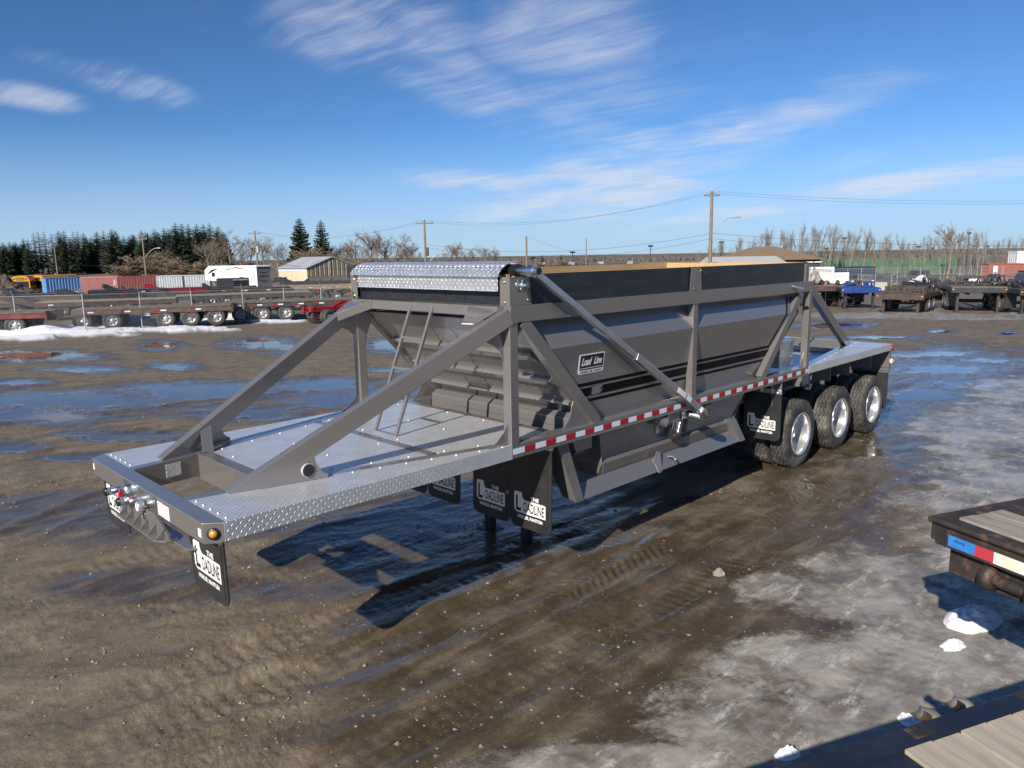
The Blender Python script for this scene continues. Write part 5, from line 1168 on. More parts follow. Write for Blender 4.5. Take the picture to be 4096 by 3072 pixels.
for px, ty, k, lb in ((1206, 872, 0, 'tallest big spruce behind the beige shed'), (1291, 881, 1, 'second big spruce just right of the tallest one behind the shed')):
    p = at(px, 138); plant_tree(BIG[k], 'spruce_tree', lb, p, top_h(p, px, ty, 138), group=None)
BAR = [bare_proto(s, 9, .8, .17, 4) for s in (31, 32, 33, 34)]; ASP = [bare_proto(s, 9, .40, .085, 3, aspen_m, aspen_m, .95, 5, .007) for s in (41, 42, 43, 44)]; BSH = [bare_proto(s, 3, 1.1, .05, 3, bush_m, bush_m, .6, 8, .012) for s in (51, 52)]
ORD = ['first', 'second', 'third', 'fourth', 'fifth', 'sixth', 'seventh', 'eighth', 'ninth', 'tenth', 'eleventh', 'twelfth', 'thirteenth', 'fourteenth', 'fifteenth', 'sixteenth', 'seventeenth', 'eighteenth', 'nineteenth', 'twentieth', 'twenty-first', 'twenty-second', 'twenty-third', 'twenty-fourth', 'twenty-fifth', 'twenty-sixth', 'twenty-seventh', 'twenty-eighth']
BG = 'bare trees left of the trailer'
for i, (px, ty, d) in enumerate(sorted([(925, 906, 150), (985, 945, 150), (1062, 946, 152), (1112, 940, 150), (955, 950, 158), (880, 962, 145), (850, 950, 145), (1150, 985, 140), (1330, 962, 140), (1388, 955, 150), (1420, 945, 150), (1472, 914, 150), (1500, 918, 148), (1540, 935, 152), (1575, 930, 150), (1610, 950, 150), (1640, 965, 150), (1662, 985, 148), (1440, 960, 156), (1750, 1000, 160), (1795, 962, 160), (1830, 972, 158), (1865, 985, 160), (1895, 990, 160), (1945, 976, 160), (1985, 982, 160), (2060, 1025, 160)])):
    p = at(px, d); plant_tree(BAR[i % 4], 'bare_tree', ORD[i]+' leafless grey tree from the left in the line behind the shed and tarp housing', p, top_h(p, px, ty, d), group=BG)
for i, (px, ty, d) in enumerate(sorted([(540, 1030, 128), (580, 1005, 130), (625, 1000, 130), (670, 1015, 130), (705, 1040, 126), (760, 1050, 126), (820, 1045, 126), (1250, 985, 130), (1290, 990, 132), (1330, 1000, 132), (1220, 1005, 128), (1365, 1020, 130), (1600, 1010, 135), (1560, 1020, 135), (1500, 1020, 133), (790, 1035, 128), (735, 1045, 127), (500, 1045, 128), (850, 1040, 127), (1440, 1030, 130), (2200, 1035, 150), (2250, 1030, 150), (2310, 1040, 150), (2370, 1045, 150), (2430, 1050, 150), (2150, 1040, 150)])):
    p = at(px, d); plant_tree(BSH[i % 2], 'bare_shrub', ORD[i]+' rounded tangle of brown brush counted from the left', p, max(top_h(p, px, ty, d), 1.5), group='brown brush', cat='shrub', wide=1.35)
def ZL(px):
    return 'slim leafless aspen '+('left of the brown hip roof' if px < 2960 else 'over the brown hip roof' if px < 3285 else 'in front of the green wall' if px < 3790 else 'at the right edge past the green wall')
ax_, i = 2790, 0
while ax_ < 4180:
    ty = np.interp(ax_, [2790, 2850, 2960, 3100, 3260, 3400, 3560, 3700, 3800, 3900, 4100], [1000, 960, 935, 900, 905, 905, 940, 940, 900, 925, 935])+random.uniform(-14, 30); d = random.uniform(122, 136); p = at(ax_, d)
    plant_tree(ASP[i % 4], 'aspen_tree', ZL(ax_), p, top_h(p, ax_, ty, d), group=ZL(ax_).replace('slim leafless aspen', 'aspens')); ax_ += random.uniform(13, 25); i += 1
p = at(3798, 118); plant_tree(BAR[1], 'bare_tree', 'tallest spreading leafless tree rising above the right aspen row', p, top_h(p, 3798, 884, 118))
for k, (px, ty) in enumerate(((2000, 1040), (2040, 1030), (2168, 1020), (2245, 1015))):
    p = at(px, 170); plant_tree(SPR[0], 'spruce_tree', ORD[k]+' small far spruce from the left over the dark flat building', p, max(top_h(p, px, ty, 170), 2), group='small far spruces')

# ---------------------------------------------------------------- poles and wires
def pole(label, px, topy, d, lamp=0, r=.15, arm=2.2, transformer=False, lean=0.0, box=False):
    p = at(px, d); h = top_h(p, px, topy, d); t = thing('utility_pole', label, 'pole', p, math.pi/2-YAW-math.pi/2, 'wooden utility poles')
    MB().tube([(lean, 0, -.3), (0, 0, h)], [r*1.15, r*.75], 10).build('shaft', pole_wood, t)
    if arm:
        a = MB().box(-arm/2, arm/2, -.06, .06, h-.45, h-.30).build('cross_arm', pole_wood, t)
        for x in (-arm*.45, 0.0, arm*.45): MB().lathe([(.05, 0), (.07, .06), (.04, .12), (.06, .18), (0, .24)], (x, 0, h-.30 if x else h), 'z', 8).build('insulator', galv, a)
    if lamp:
        l_ = MB().tube([(0, 0, h-lamp), (.9, 0, h-lamp+1.0), (1.7, 0, h-lamp+1.5), (2.2, 0, h-lamp+1.55)], .045, 6).build('lamp_arm', galv, t); MB().box(2.1, 2.75, -.14, .14, h-lamp+1.48, h-lamp+1.62).build('lamp_head', galv, l_, .03)
    if transformer: MB().tube([(.32, 0, h-3.2), (.32, 0, h-2.2)], .26, 12).build('transformer', galv, t)
    if box: MB().box(.16, .42, -.15, .15, h-4.2, h-3.2).build('pole_box', grey_frame, t)
    return Vector((p.x, p.y, p.z+h)), t
P1, _ = pole('utility pole with a pot transformer behind the camper', 1026, 926, 112, transformer=True, arm=1.8, lean=.25)
P2, _ = pole('utility pole with street lamp above the tarp housing', 1702, 884, 90, lamp=5.4, arm=2.2, box=True)
P3, _ = pole('tallest utility pole with street lamp right of centre', 2841, 772, 72, lamp=4.0, arm=1.5, r=.17)
P4, _ = pole('plain wooden pole just right of the tarp housing', 2106, 947, 100, arm=0)
P5, _ = pole('short thin pole further right over the front of the sideboard', 2345, 955, 125, arm=0, r=.10)
P6, _ = pole('leaning lamp pole among the spruces at left', 579, 948, 120, arm=1.4, lamp=3.4)
P7, _ = pole('lamp pole standing in front of the sparse spruces', 225, 985, 118, arm=0, r=.11)
def wire(a, b, sag, r=.016, label='overhead wire'):
    pts = [a.lerp(b, i/18)+Vector((0, 0, -sag*4*(i/18)*(1-i/18))) for i in range(19)]
    o = MB().tube(pts, r*.6, 4, True, False).build('overhead_wire', wire_m); return tag(o, label, 'wire', 'overhead wires')
E3 = at(5200, 62); E3.z = P3.z-1.2
WL = ['top thin wire', 'second thin wire', 'third thin wire', 'lower thick cable', 'lowest cable']
sx = vr
for k, (dz, off, r, sg) in enumerate(((-.05, .7, .014, 1.0), (-.12, -.7, .014, 1.15), (-3.9, .1, .02, 1.0), (-4.4, .1, .018, 1.2), (-6.6, .12, .035, 1.0), (-7.0, .12, .022, 1.1))):
    nm = ('first', 'second', 'third', 'fourth', 'fifth', 'lowest')[k]
    wire(P3+sx*off+Vector((0, 0, dz)), E3+sx*off+Vector((0, 0, dz)), sg, r, nm+' wire from the top running right from the tallest pole')
    za = Vector((0, 0, dz*.72)); wire(P2+sx*off+za, P3+sx*off+Vector((0, 0, dz)), sg*1.3, r, nm+' wire from the top between the tallest pole and the lamp pole left of it')
    if k in (0, 1, 4): wire(P1+Vector((0, 0, dz*.6)), P2+sx*off+za, sg*1.3, r, nm+' wire from the top running left behind the tarp housing')
wire(P4+Vector((0, 0, -.1)), P3+Vector((0, 0, -7.2)), .9, .016, 'slack wire from the plain pole to the tallest pole'); wire(P6+Vector((0, 0, -1.5)), P1+Vector((0, 0, -2.5)), 1.6, .02, 'wire strung across the spruces'); wire(P7+Vector((0, 0, -2.2)), P6+Vector((0, 0, -3.0)), 1.2, .025, 'lower cable across the dark spruces at left')
def area_light(k, px, topy, d):
    p = at(px, d); h = top_h(p, px, topy, d); t = thing('parking_light', ORD[k]+' dark square parking light from the left on a thin pole', 'lamp post', p, 0, 'parking lot lights')
    MB().tube([(0, 0, 0), (0, 0, h-.2)], .09, 6).build('shaft', black_steel, t); MB().box(-.55, .55, -.3, .3, h-.25, h+.1).build('lamp_head', black_steel, t)
for k, q in enumerate(sorted(((2602, 983), (2885, 968), (3375, 952), (3305, 993), (3431, 1003), (3482, 1015), (3675, 985), (3730, 991), (3872, 932), (3906, 970), (3895, 984), (3950, 985), (2130, 1030), (2290, 1008)))): area_light(k, q[0], q[1], 165)

# ---------------------------------------------------------------- right: buildings, fence, parked machines
def P_(px, d, z): p = at(px, d); return (p.x, p.y, p.z+z)
shingle_b = pmat('brown_shingles', (.24, .165, .10), (.19, .13, .08), 8, rough=.9); shingle_g = pmat('grey_shingles', (.42, .43, .42), (.30, .32, .33), 7, rough=.9); wall_d = pmat('dark_siding', (.035, .037, .042), (.05, .05, .055), 1, rough=.7); wall_w = pmat('white_trim', (.75, .75, .74), rough=.6)
def hip_house(label, px0, px1, d0, d1, eh, rh, over, roof, wall, inset=.35, name='house'):
    a = at(px0, d0); rz, L = frame_of(a, at(px1, d0)); D = d1-d0; t = thing(name, label, 'building', a, rz)
    MB().box(0, L, 0, D, 0, eh).build('wall', wall, t)
    o = over; i = L*inset; b = MB()
    b.add([(-o, -o, eh), (L+o, -o, eh), (L+o, D+o, eh), (-o, D+o, eh), (i, D/2, rh), (L-i, D/2, rh)], [(0, 1, 5, 4), (1, 2, 5), (2, 3, 4, 5), (3, 0, 4), (3, 2, 1, 0)]); b.build('roof', roof, t)
    for k in range(4): MB().box(L*(.5+.12*k), L*(.5+.12*k)+.8, -.03, -.005, 1.6, 2.5).build('window', glass_dark, t)
    for k in range(2): MB().box(L*(.82+.1*k), L*(.82+.1*k)+1.0, -.25, -.005, eh-.45, eh-.3).build('wall_light', wall_w, t)
    return t
hip_house('long building with brown hip roof and dark walls behind the trailer tail', 2960, 3284, 108, 122, 3.55, 5.5, .7, shingle_b, wall_d)
hip_house('low wide brown roof just left of the grey shingle roof', 2560, 2880, 112, 122, 2.6, 3.5, .5, shingle_b, wall_d, .1)
gs = thing('shingled_garage', 'grey shingle gable roof between the brown roofs', 'building', at(2835, 84), frame_of(at(2835, 84), at(3168, 84))[0]); Lg = frame_of(at(2835, 84), at(3168, 84))[1]
MB().box(0, Lg-.3, 0, 6, 0, 2.9).build('wall', wall_d, gs); MB().add([(0, -.4, 2.75), (Lg+.1, -.4, 2.75), (Lg-.75, 3, 3.85), (.55, 3, 3.85), (Lg+.1, 6.4, 2.75), (0, 6.4, 2.75)], [(0, 1, 2, 3), (3, 2, 4, 5), (0, 3, 5), (0, 5, 4, 1)]).build('roof', shingle_g, gs)
MB().prism([(Lg-.1, -.3, 2.72), (Lg-.72, 3, 3.82), (Lg-.1, 6.3, 2.72)], (.05, 0, 0)).build('gable_end', wall_w, gs)
fl = thing('flat_roof_building', 'long dark flat roofed building behind the front sideboards', 'building', at(2010, 150), frame_of(at(2010, 150), at(2640, 150))[0]); Lf = frame_of(at(2010, 150), at(2640, 150))[1]
MB().box(0, Lf, 0, 12, 0, 2.6).build('wall', wall_d, fl); MB().box(-.1, Lf+.1, -.1, 12.1, 2.6, 2.75).build('parapet', black_steel, fl)
for k in range(5): MB().box(1.5+k*6, 2.6+k*6, 3, 4, 2.75, 3.3).build('roof_unit', galv, fl)
gw_ = thing('green_screen_wall', 'long plain green wall behind the bare aspens', 'wall', at(3270, 142), frame_of(at(3270, 142), at(3830, 142))[0]); green_m = pmat('green_sheet', (.075, .15, .085), (.06, .125, .07), .5, rough=.7)
for k in range(12):
    Lk = frame_of(at(3270, 142), at(3830, 142))[1]/12; MB().box(k*Lk+.01, (k+1)*Lk-.01, 0, .15, 0, 3.3).build('wall_panel', green_m, gw_)
fr = [at(px, 86) for px in (3270, 3330, 3396, 3452, 3510, 3597, 3690, 3770, 3848, 3935, 4020, 4110, 4200)]
fence('tall chain link fence in front of the parked cars on the right', fr, 2.35, arm=0)
fence('lower chain link fence with slanting posts behind the right machines', [at(px, 76) for px in (3440, 3575, 3710, 3850, 3990, 4130)], 1.7, arm=.3)

def car(label, p, rz, col, kindc='car', glass=True, name='parked_car'):
    t = thing(name, label, kindc, p, rz, None); m_ = pmat('car_paint', col, tuple(k*.9 for k in col), 1, rough=.25, coat=.6)
    pk = kindc == 'pickup'
    L = 5.4 if pk else 4.5; h = 1.85 if pk else 1.5
    side = [(0, .35), (0, .85), (.1, 1.0), (1.35, 1.08), (2.05, h), (3.3, h), (3.75 if pk else 4.1, 1.12), (L, 1.05), (L, .35)] if pk else [(0, .3), (0, .7), (.15, .82), (1.25, .95), (1.95, h), (3.2, h), (4.0, 1.0), (L, .92), (L, .3)]
    MB().prism([(x, -.9, z) for x, z in side], (0, 1.8, 0)).build('body', m_, t, .06)
    a, b_, c, d_ = side[3], side[4], side[5], side[6]
    for s in (-1, 1):
        MB().prism([(a[0]+.25, s*.905, a[1]+.06), (b_[0]+.08, s*.905, h-.1), (c[0]-.08, s*.905, h-.1), (d_[0]-.25, s*.905, d_[1]+.06)], (0, s*.01, 0)).build('side_window', glass_dark, t)
        for x in (.9, L-1.0): wheel_at(t, x, s*.82, .34, .68, -s, None, False)
        MB().box(.0, .06, s*.55, s*.85, .68, .82).build('headlight', white_print, t); MB().box(L-.06, L+.01, s*.55, s*.85, .68, .85).build('tail_light', red_lens, t)
    dn = (b_[1]-a[1], -(b_[0]-a[0])); ln = math.hypot(*dn); ox, oz = -dn[0]/ln*.012, -dn[1]/ln*.012
    MB().plate([(a[0]+.08+ox, -.78, a[1]+.05+oz), (b_[0]-.05+ox, -.7, b_[1]-.05+oz), (b_[0]-.05+ox, .7, b_[1]-.05+oz), (a[0]+.08+ox, .78, a[1]+.05+oz)], .01).build('windscreen', glass_dark, t)
    MB().plate([(d_[0]-.08+.012, -.78, d_[1]+.05), (c[0]+.05+.012, -.7, c[1]-.05), (c[0]+.05+.012, .7, c[1]-.05), (d_[0]-.08+.012, .78, d_[1]+.05)], .01).build('rear_window', glass_dark, t)
    return t
rv = frame_of(at(3300, 92), at(3600, 92))[0]
car('white sedan parked behind the sandy snow pile', at(3330, 90), rv+2.6, (.70, .68, .63)); car('grey crossover parked right of the white sedan', at(3398, 92), rv+.5, (.12, .125, .13))
car('black sedan parked under the blue container behind the fence', at(3480, 93), rv+.4, (.03, .032, .036)); car('pale silver car parked in the middle behind the fence', at(3540, 95), rv+.9, (.5, .52, .54)); car('dark pickup of the back row behind the fence', at(3620, 97), rv+.3, (.04, .045, .05), 'pickup')
car('dark blue pickup truck cut by the right edge of the photo', at(4062, 78), rv+.35, (.012, .018, .04), 'pickup')
car('red pickup truck parked in front of the beige shed', at(1095, 90), rv+.1, (.28, .03, .025), 'pickup')
container('dark blue container behind the parked cars on the right', at(3355, 104), at(3510, 105), (.03, .045, .09), h=2.4, ribs=16)
container('rust red container with a white banner at the right edge', at(3962, 88), at(4120, 87), (.34, .09, .055), h=2.6, ribs=22)
b0 = at(3988, 87.4); bn_ = thing('banner', 'white and blue vertical banner hung on the rust red container', 'banner', (b0.x, b0.y, b0.z), frame_of(at(3962, 88), at(4120, 87))[0])
MB().box(-.25, .28, -.02, 0, .2, 2.35).build('cloth', white_print, bn_); MB().box(-.25, -.17, -.024, -.02, .2, 2.35).build('stripe', blue_paint, bn_)
put('lettering', text_mesh('LSNI', pmat('banner_blue', (.05, .12, .35)), .3, 1.3, .03), bn_, loc=(.05, -.03, 1.0), rot=(0, -math.pi/2, 0))
container('white container raised above the rust red one at the right edge', at(4072, 96, 2.1), at(4260, 95, 2.1), (.75, .74, .70), h=2.0, ribs=10)
sgn = thing('sign_trailer', 'white sign trailer with red lettering beside the sandy pile', 'sign', at(3250, 84), rv); 
MB().box(0, 2.6, 0, 1.6, .7, 2.55).build('body', white_paint, sgn, .04); MB().box(2.0, 4.4, .3, .4, .55, 1.9).build('notice_board', white_paint, sgn); MB().box(.1, .2, .5, .6, 0, .7).build('leg', galv, sgn); MB().box(2.3, 2.4, .5, .6, 0, .7).build('leg', galv, sgn)
put('lettering', text_mesh('Parkland Food Bank', pmat('sign_brown', (.25, .06, .04)), .24, 2.1, .01, .3), sgn, loc=(1.25, -.012, 2.05)); MB().box(.15, 2.45, -.012, -.004, 2.25, 2.3).build('rule', red_plastic, sgn)
MB().box(2.5, 2.6, .32, .38, 0, .6).build('leg', galv, sgn); MB().box(4.2, 4.3, .32, .38, 0, .6).build('leg', galv, sgn)
mound('sand_pile', 'tall sandy snow pile behind the trailer tail', 'sand pile', at(3262, 68), 2.6, 2.4, 2.3, gravel_m, 9, rough=.4)
mound('snow_pile', 'grey snow pile inside the right fence', 'snow', at(3692, 92), 2.9, 2.0, 1.35, snow_m, 12, rough=.3); mound('snow_pile', 'dirty snow pile left of the rust red container', 'snow', at(3905, 90), 2.2, 1.6, .9, snow_m, 14, rough=.4)
cb = thing('concrete_barrier', 'tan concrete barrier block between the machines and the fence', 'barrier', at(3450, 80), rv); MB().prism([(0, 0, 0), (0, .6, 0), (0, .42, .85), (0, .18, .85)], (3.0, 0, 0)).build('block', concrete, cb, .03); MB().box(1.2, 1.5, -.002, .6, .0, .1).build('fork_slot', black_print, cb)

# far tree belt all round the yard's horizon
def woods():
    rs = np.random.RandomState(3); n = 26000; a = YAW+np.radians(rs.uniform(-60, 60, n)); r = 300+rs.rand(n)*140; x = CAM[0]+r*np.sin(a); y = CAM[1]+r*np.cos(a); z = terrain(x, y)
    h = (2.6+2.6*fbm(a*22, r*.01, 401, 4)+1.8*fbm(a*120, r*.05, 405, 2))*(.45+.55*rs.rand(n)); w = .10+.25*rs.rand(n); lean = rs.randn(n)*.6; t = rs.rand(n)*3.14
    low = rs.rand(n) < .45; h = np.where(low, h*.6, h); w = np.where(low, .9, w)
    co = np.stack([np.stack([x-w*np.cos(t), y-w*np.sin(t), z-.3], 1), np.stack([x+w*np.cos(t), y+w*np.sin(t), z-.3], 1), np.stack([x+lean, y-lean, z+h], 1)], 1).reshape(-1, 3)
    me = bpy.data.meshes.new('distant_woods'); me.from_pydata(co.tolist(), [], np.arange(3*n).reshape(-1, 3).tolist()); me.materials.append(pmat('distant_bare_woods', (.135, .115, .10), (.085, .08, .07), .02, rough=.95))
    o = bpy.data.objects.new('distant_woods', me); COL.objects.link(o); kind(o, 'stuff'); o['label'] = 'low belt of bare distant woods along the horizon'; o['category'] = 'woods'
woods()
# ---------------------------------------------------------------- right: dollies and chassis parked end-on
def chassis(label, px0, px1, py, L, turn, frame, deck=None, hd=1.15, wheels=(.62, .8), wr=.88, boxes=(), holes=False, legs=True, flaps=True, cat='trailer', name='jeep_dolly', top=None, plank=None):
    a = gnd(px0, py); b = gnd(px1, py); rz, w = frame_of(a, b); t = thing(name, label, cat, a.lerp(b, .5), rz+turn, None); rn = random.Random(sum(map(ord, label)))
    w = max(w, 2.4); w = min(w, 3.1)
    # local x across, y away from the viewer
    for s in (-1, 1):
        m_ = MB().box(s*.48-.06, s*.48+.06, .2, L, hd-.45, hd-.02); m_.box(s*.48-.14, s*.48+.14, .2, L, hd-.05, hd-.015); m_.build('main_beam', frame, t)
        MB().box(s*(w/2-.07), s*w/2, .0, L*.55, hd-.24, hd).build('side_rail', frame, t)
    MB().box(-w/2, w/2, -.12, .0, hd-.32, hd).build('head_beam', blue_paint if deck is blue_paint else frame, t, .02)
    for k in range(int(L/1.1)): MB().box(-w/2+.06, w/2-.06, .35+k*1.1, .45+k*1.1, hd-.22, hd-.03).build('cross_member', frame, t)
    if plank:
        for k in range(6): MB().box(-w/2+.08+k*(w-.16)/6, -w/2+.06+(k+1)*(w-.16)/6, 0.02, L*.6, hd, hd+.05).build('deck_plank', plank, t)
    elif deck: MB().box(-w/2+.02, w/2-.02, .02, min(1.6, L*.3), hd-.02, hd+.03).build('head_deck', deck, t, .01)
    for wy in wheels:
        for s in (-1, 1):
            for off in (.16, .44):
                o = wheel_at(t, s*(w/2-off), wy*L, .5*wr, wr, 1, RM2D if off < .3 else None, False); o.rotation_euler = (0, 0, math.pi/2 if s > 0 else -math.pi/2)
        MB().tube([(-w/2+.3, wy*L, .5*wr), (w/2-.3, wy*L, .5*wr)], .07, 8).build('axle', frame, t)
    if legs:
        for s in (-1, 1): lg_ = MB().box(s*w*.36-.07, s*w*.36+.07, .25, .4, .0, hd-.1).build('parking_leg', frame, t); MB().box(s*w*.36-.16, s*w*.36+.16, .18, .48, .0, .03).build('leg_foot', frame, lg_)
    if flaps:
        for s in (-1, 1): MB().box(s*w/2, s*(w/2-.62), wheels[0]*L-.75, wheels[0]*L-.73, .22, hd-.25).build('mud_flap', flap_rubber, t)
    if holes:
        pl_ = MB().box(-w*.42, w*.42, 1.0, 1.06, hd, hd+.42).build('perforated_beam', frame, t)
        for k in range(6): MB().disc((-w*.33+k*w*.13, .994, hd+.21), .075, 'y', 12).build('lightening_hole', black_print, pl_)
    for (x0, x1, y0, y1, z0, z1, m_) in boxes:
        b_ = MB()                                  # open rack: posts, rails and slats
        for x in (x0, x1-.08):
            for y in (y0, y1-.08): b_.box(x, x+.08, y, y+.08, hd+z0, hd+z1)
        for z in (z0+.02, z1-.09): b_.box(x0+.081, x1-.081, y0+.01, y0+.07, hd+z, hd+z+.08); b_.box(x0+.081, x1-.081, y1-.07, y1-.01, hd+z, hd+z+.08)
        for k in range(3): b_.beam((lerp(x0, x1, (k+.3)/3), y0+.04, hd+z0+.05), (lerp(x0, x1, (k+.8)/3), y1-.04, hd+z1-.05), .07, .09)
        b_.build('deck_gear', m_, t, .01)
    for k in range(16):
        x = rn.uniform(-w*.45, w*.45); y = rn.uniform(.05, L*.75); s_ = rn.uniform(.03, .16); kk = k % 4; m_ = rn.choice([frame, black_steel, rust_frame, grey_frame])
        if kk == 0: MB().box(x-s_, x+s_, y, y+rn.uniform(.1, .5), hd, hd+rn.uniform(.06, .28)).build('deck_gear', m_, t, .01)
        elif kk == 1: MB().tube([(x, y, hd), (x+rn.uniform(-.1, .1), y+.1, hd+.25), (x+rn.uniform(-.4, .4), y+.5, hd+.12), (x+rn.uniform(-.5, .5), y+.9, hd+.02)], .025, 6).build('air_hose', tarp_black, t)
        elif kk == 2: MB().beam((x, y, hd+.02), (x+rn.uniform(-.5, .5), y+rn.uniform(.3, 1.2), hd+rn.uniform(.1, .35)), .08, .10).build('strut', m_, t, .008)
        else: MB().lathe([(0, -.06), (s_+.05, -.06), (s_+.05, .06), (0, .06)], (x, y, hd+s_+.05), 'x', 12).build('sheave', m_, t)
    for s in (-1, 1): MB().lathe([(.05, -.03), (.04, -.05), (0, -.055)], (s*(w/2-.1), -.12, hd-.12), 'y', 10).build('marker_lamp', amber, t)
    return t
chassis('brown dusty dolly with bright tandem rims behind the rear brace', 3235, 3385, 1232, 6.5, .15, rust_frame, tan_plank, 1.45, (.25, .42), .95, flaps=False, plank=old_plank)
chassis('blue fronted dolly left of the black chassis row', 3372, 3505, 1236, 7.0, .12, black_steel, blue_paint, 1.35, (.6, .78), .9, [(-.9, -.2, .1, .6, .0, .34, blue_paint), (.2, .9, .2, .9, .03, .4, blue_paint), (-.2, .15, .5, .9, .0, .5, grey_frame)])
chassis('rusty black dolly with round lightening holes and bright rims', 3500, 3692, 1252, 8.5, -.42, rust_frame, grey_frame, 1.1, (.20, .36), .95, [(-1.1, 1.1, 1.6, 3.2, .0, .4, black_steel), (.5, 1.0, .2, .7, .0, .25, rust_frame)], holes=True, flaps=False)
chassis('big black chassis with raised frame and tan plank near the right edge', 3800, 4020, 1250, 9.0, -.15, black_steel, old_plank, 1.45, (.30, .45), .95, [(-.9, 1.1, 1.4, 2.6, .05, .55, black_steel), (-1.1, -.6, .9, 1.4, .0, .35, grey_frame), (.7, 1.3, .6, 2.4, .2, .7, black_steel)])
chassis('black chassis cut off by the right edge of the photo', 4072, 4260, 1258, 7.0, .05, black_steel, grey_frame, 1.35, (.35, .5), .95)
chassis('low black dolly behind the big chassis', 3720, 3850, 1205, 6, .3, black_steel, grey_frame, 1.3, (.4, .6), .9)
def flag(label, px, py, h=.9, sx_=.35):
    p = gnd(px, py); t = thing('warning_flag', label, 'flag', p, rv, 'orange warning flags'); MB().tube([(0, 0, 0), (0, 0, 1.9)], .02, 6).build('staff', galv, t)
    MB().plate([(0.02, 0, 1.9), (0.02, 0, 1.9-h), (sx_, .1, 1.9-h*1.15), (sx_*.6, .02, 1.9-h*.7)], .01).build('cloth', pmat('flag_red', (.55, .09, .05), rough=.7), t)
flag('orange flag above the brown dusty dolly', 3300, 1228, .8, -.35); flag('drooping red flag at the right end of the big chassis', 4015, 1247, .8, .5); flag('small orange flag left of the dirty snow pile', 3785, 1150, .6, .3)
mound('mud_lump', 'low lump of mud on the ice left of the black dolly', 'mud', gnd(3392, 1243), .8, .4, .18, dirt_m, 17)

# ---------------------------------------------------------------- near: two flat decks at the lower right
SD = Vector((.915, -.403, 0)).normalized(); RZ = math.atan2(SD.y, SD.x); ND = Vector((-SD.y, SD.x, 0)); ZD = 1.5
near_blue = pmat('scuffed_dark_blue_steel', (.010, .014, .026), (.018, .022, .034), 6, rough=.45, bump=.0008, bscale=120, c3=(.32, .31, .29), thr3=(.70, .76), scale3=24, stretch=(.35, 1, 1))
rusty_black = pmat('rusty_black_steel', (.020, .018, .017), (.045, .032, .025), 6, rough=.6, bump=.002, bscale=60, c3=(.13, .075, .045), thr3=(.52, .7), scale3=9)
new_plank = pmat('pale_new_plank', (.43, .37, .29), (.33, .275, .21), 3, rough=.75, bump=.0015, bscale=30, stretch=(9, 1, 1), c3=(.19, .135, .085), thr3=(.58, .8), scale3=2.2)
def near_deck(label, s0, s1, n0, n1, frame, plank, gapdef, name):
    o = Vector((.48, -5.02, 0))+SD*s0+ND*n0; t = thing(name, label, 'trailer', o, RZ); L = s1-s0; Wn = n0-n1
    MB().box(0, L, -.10, 0, ZD-.16, ZD).build('edge_rail', frame, t, .012); MB().box(0, L, -Wn, -Wn+.10, ZD-.16, ZD).build('edge_rail', frame, t, .012)
    MB().box(0, .12, -Wn+.10, -.10, ZD-.16, ZD-.002).build('end_rail', frame, t, .008)
    for s in (-1, 1): MB().box(.3, L, -Wn/2+s*.5-.07, -Wn/2+s*.5+.07, ZD-.62, ZD-.16).build('main_beam', frame, t)
    for k in range(int(L/.9)): MB().box(.4+k*.9, .5+k*.9, -Wn+.1, -.1, ZD-.15, ZD-.06).build('cross_member', frame, t)
    pw = .142; pm = MB().box(.006, pw-.006, -Wn+.105, -.105, ZD-.045, ZD+.004).mesh('deck_plank', plank); x = .125; rn = random.Random(len(label))
    while x+pw < L:
        if any(a <= x+pw and x <= b for a, b in gapdef):
            a, b = [g for g in gapdef if g[0] <= x+pw and x <= g[1]][0]; MB().box(a, b, -Wn+.10, -.10, ZD-.05, ZD-.004).build('steel_strip', frame, t, .003); x = b+.002; continue
        put('deck_plank', pm, t, loc=(x, 0, rn.uniform(-.004, .004))); x += pw
    return t
N1 = near_deck('flat deck trailer with dark blue edge and pale planks in the lower right corner', -6.5, 2.25, 0.0, -2.55, near_blue, new_plank, [(6.72, 6.98), (2.0, 2.2)], 'flatbed_trailer')
N2 = near_deck('old plank deck with a taped end rail at the right edge', 2.69, 9.0, 1.62, -.98, rusty_black, grey_plank, [(.62, .82)], 'plank_deck_trailer')
for T_, L, xs in ((N1, 8.7, (1.2, 2.4)), (N2, 6.3, (3.6, 4.8))):
    for x in xs:
        for y in (-.2, -.5, -2.0, -2.3): wheel_at(T_, x, y, .5, 1.0, 1, None, False)
        MB().tube([(x, -.3, .5), (x, -2.3, .5)], .07, 8).build('axle', rusty_black, T_)
        for y in (-.78, -1.78): MB().box(x-.06, x+.06, y-.05, y+.05, .5, ZD-.5).build('spring_hanger', rusty_black, T_)
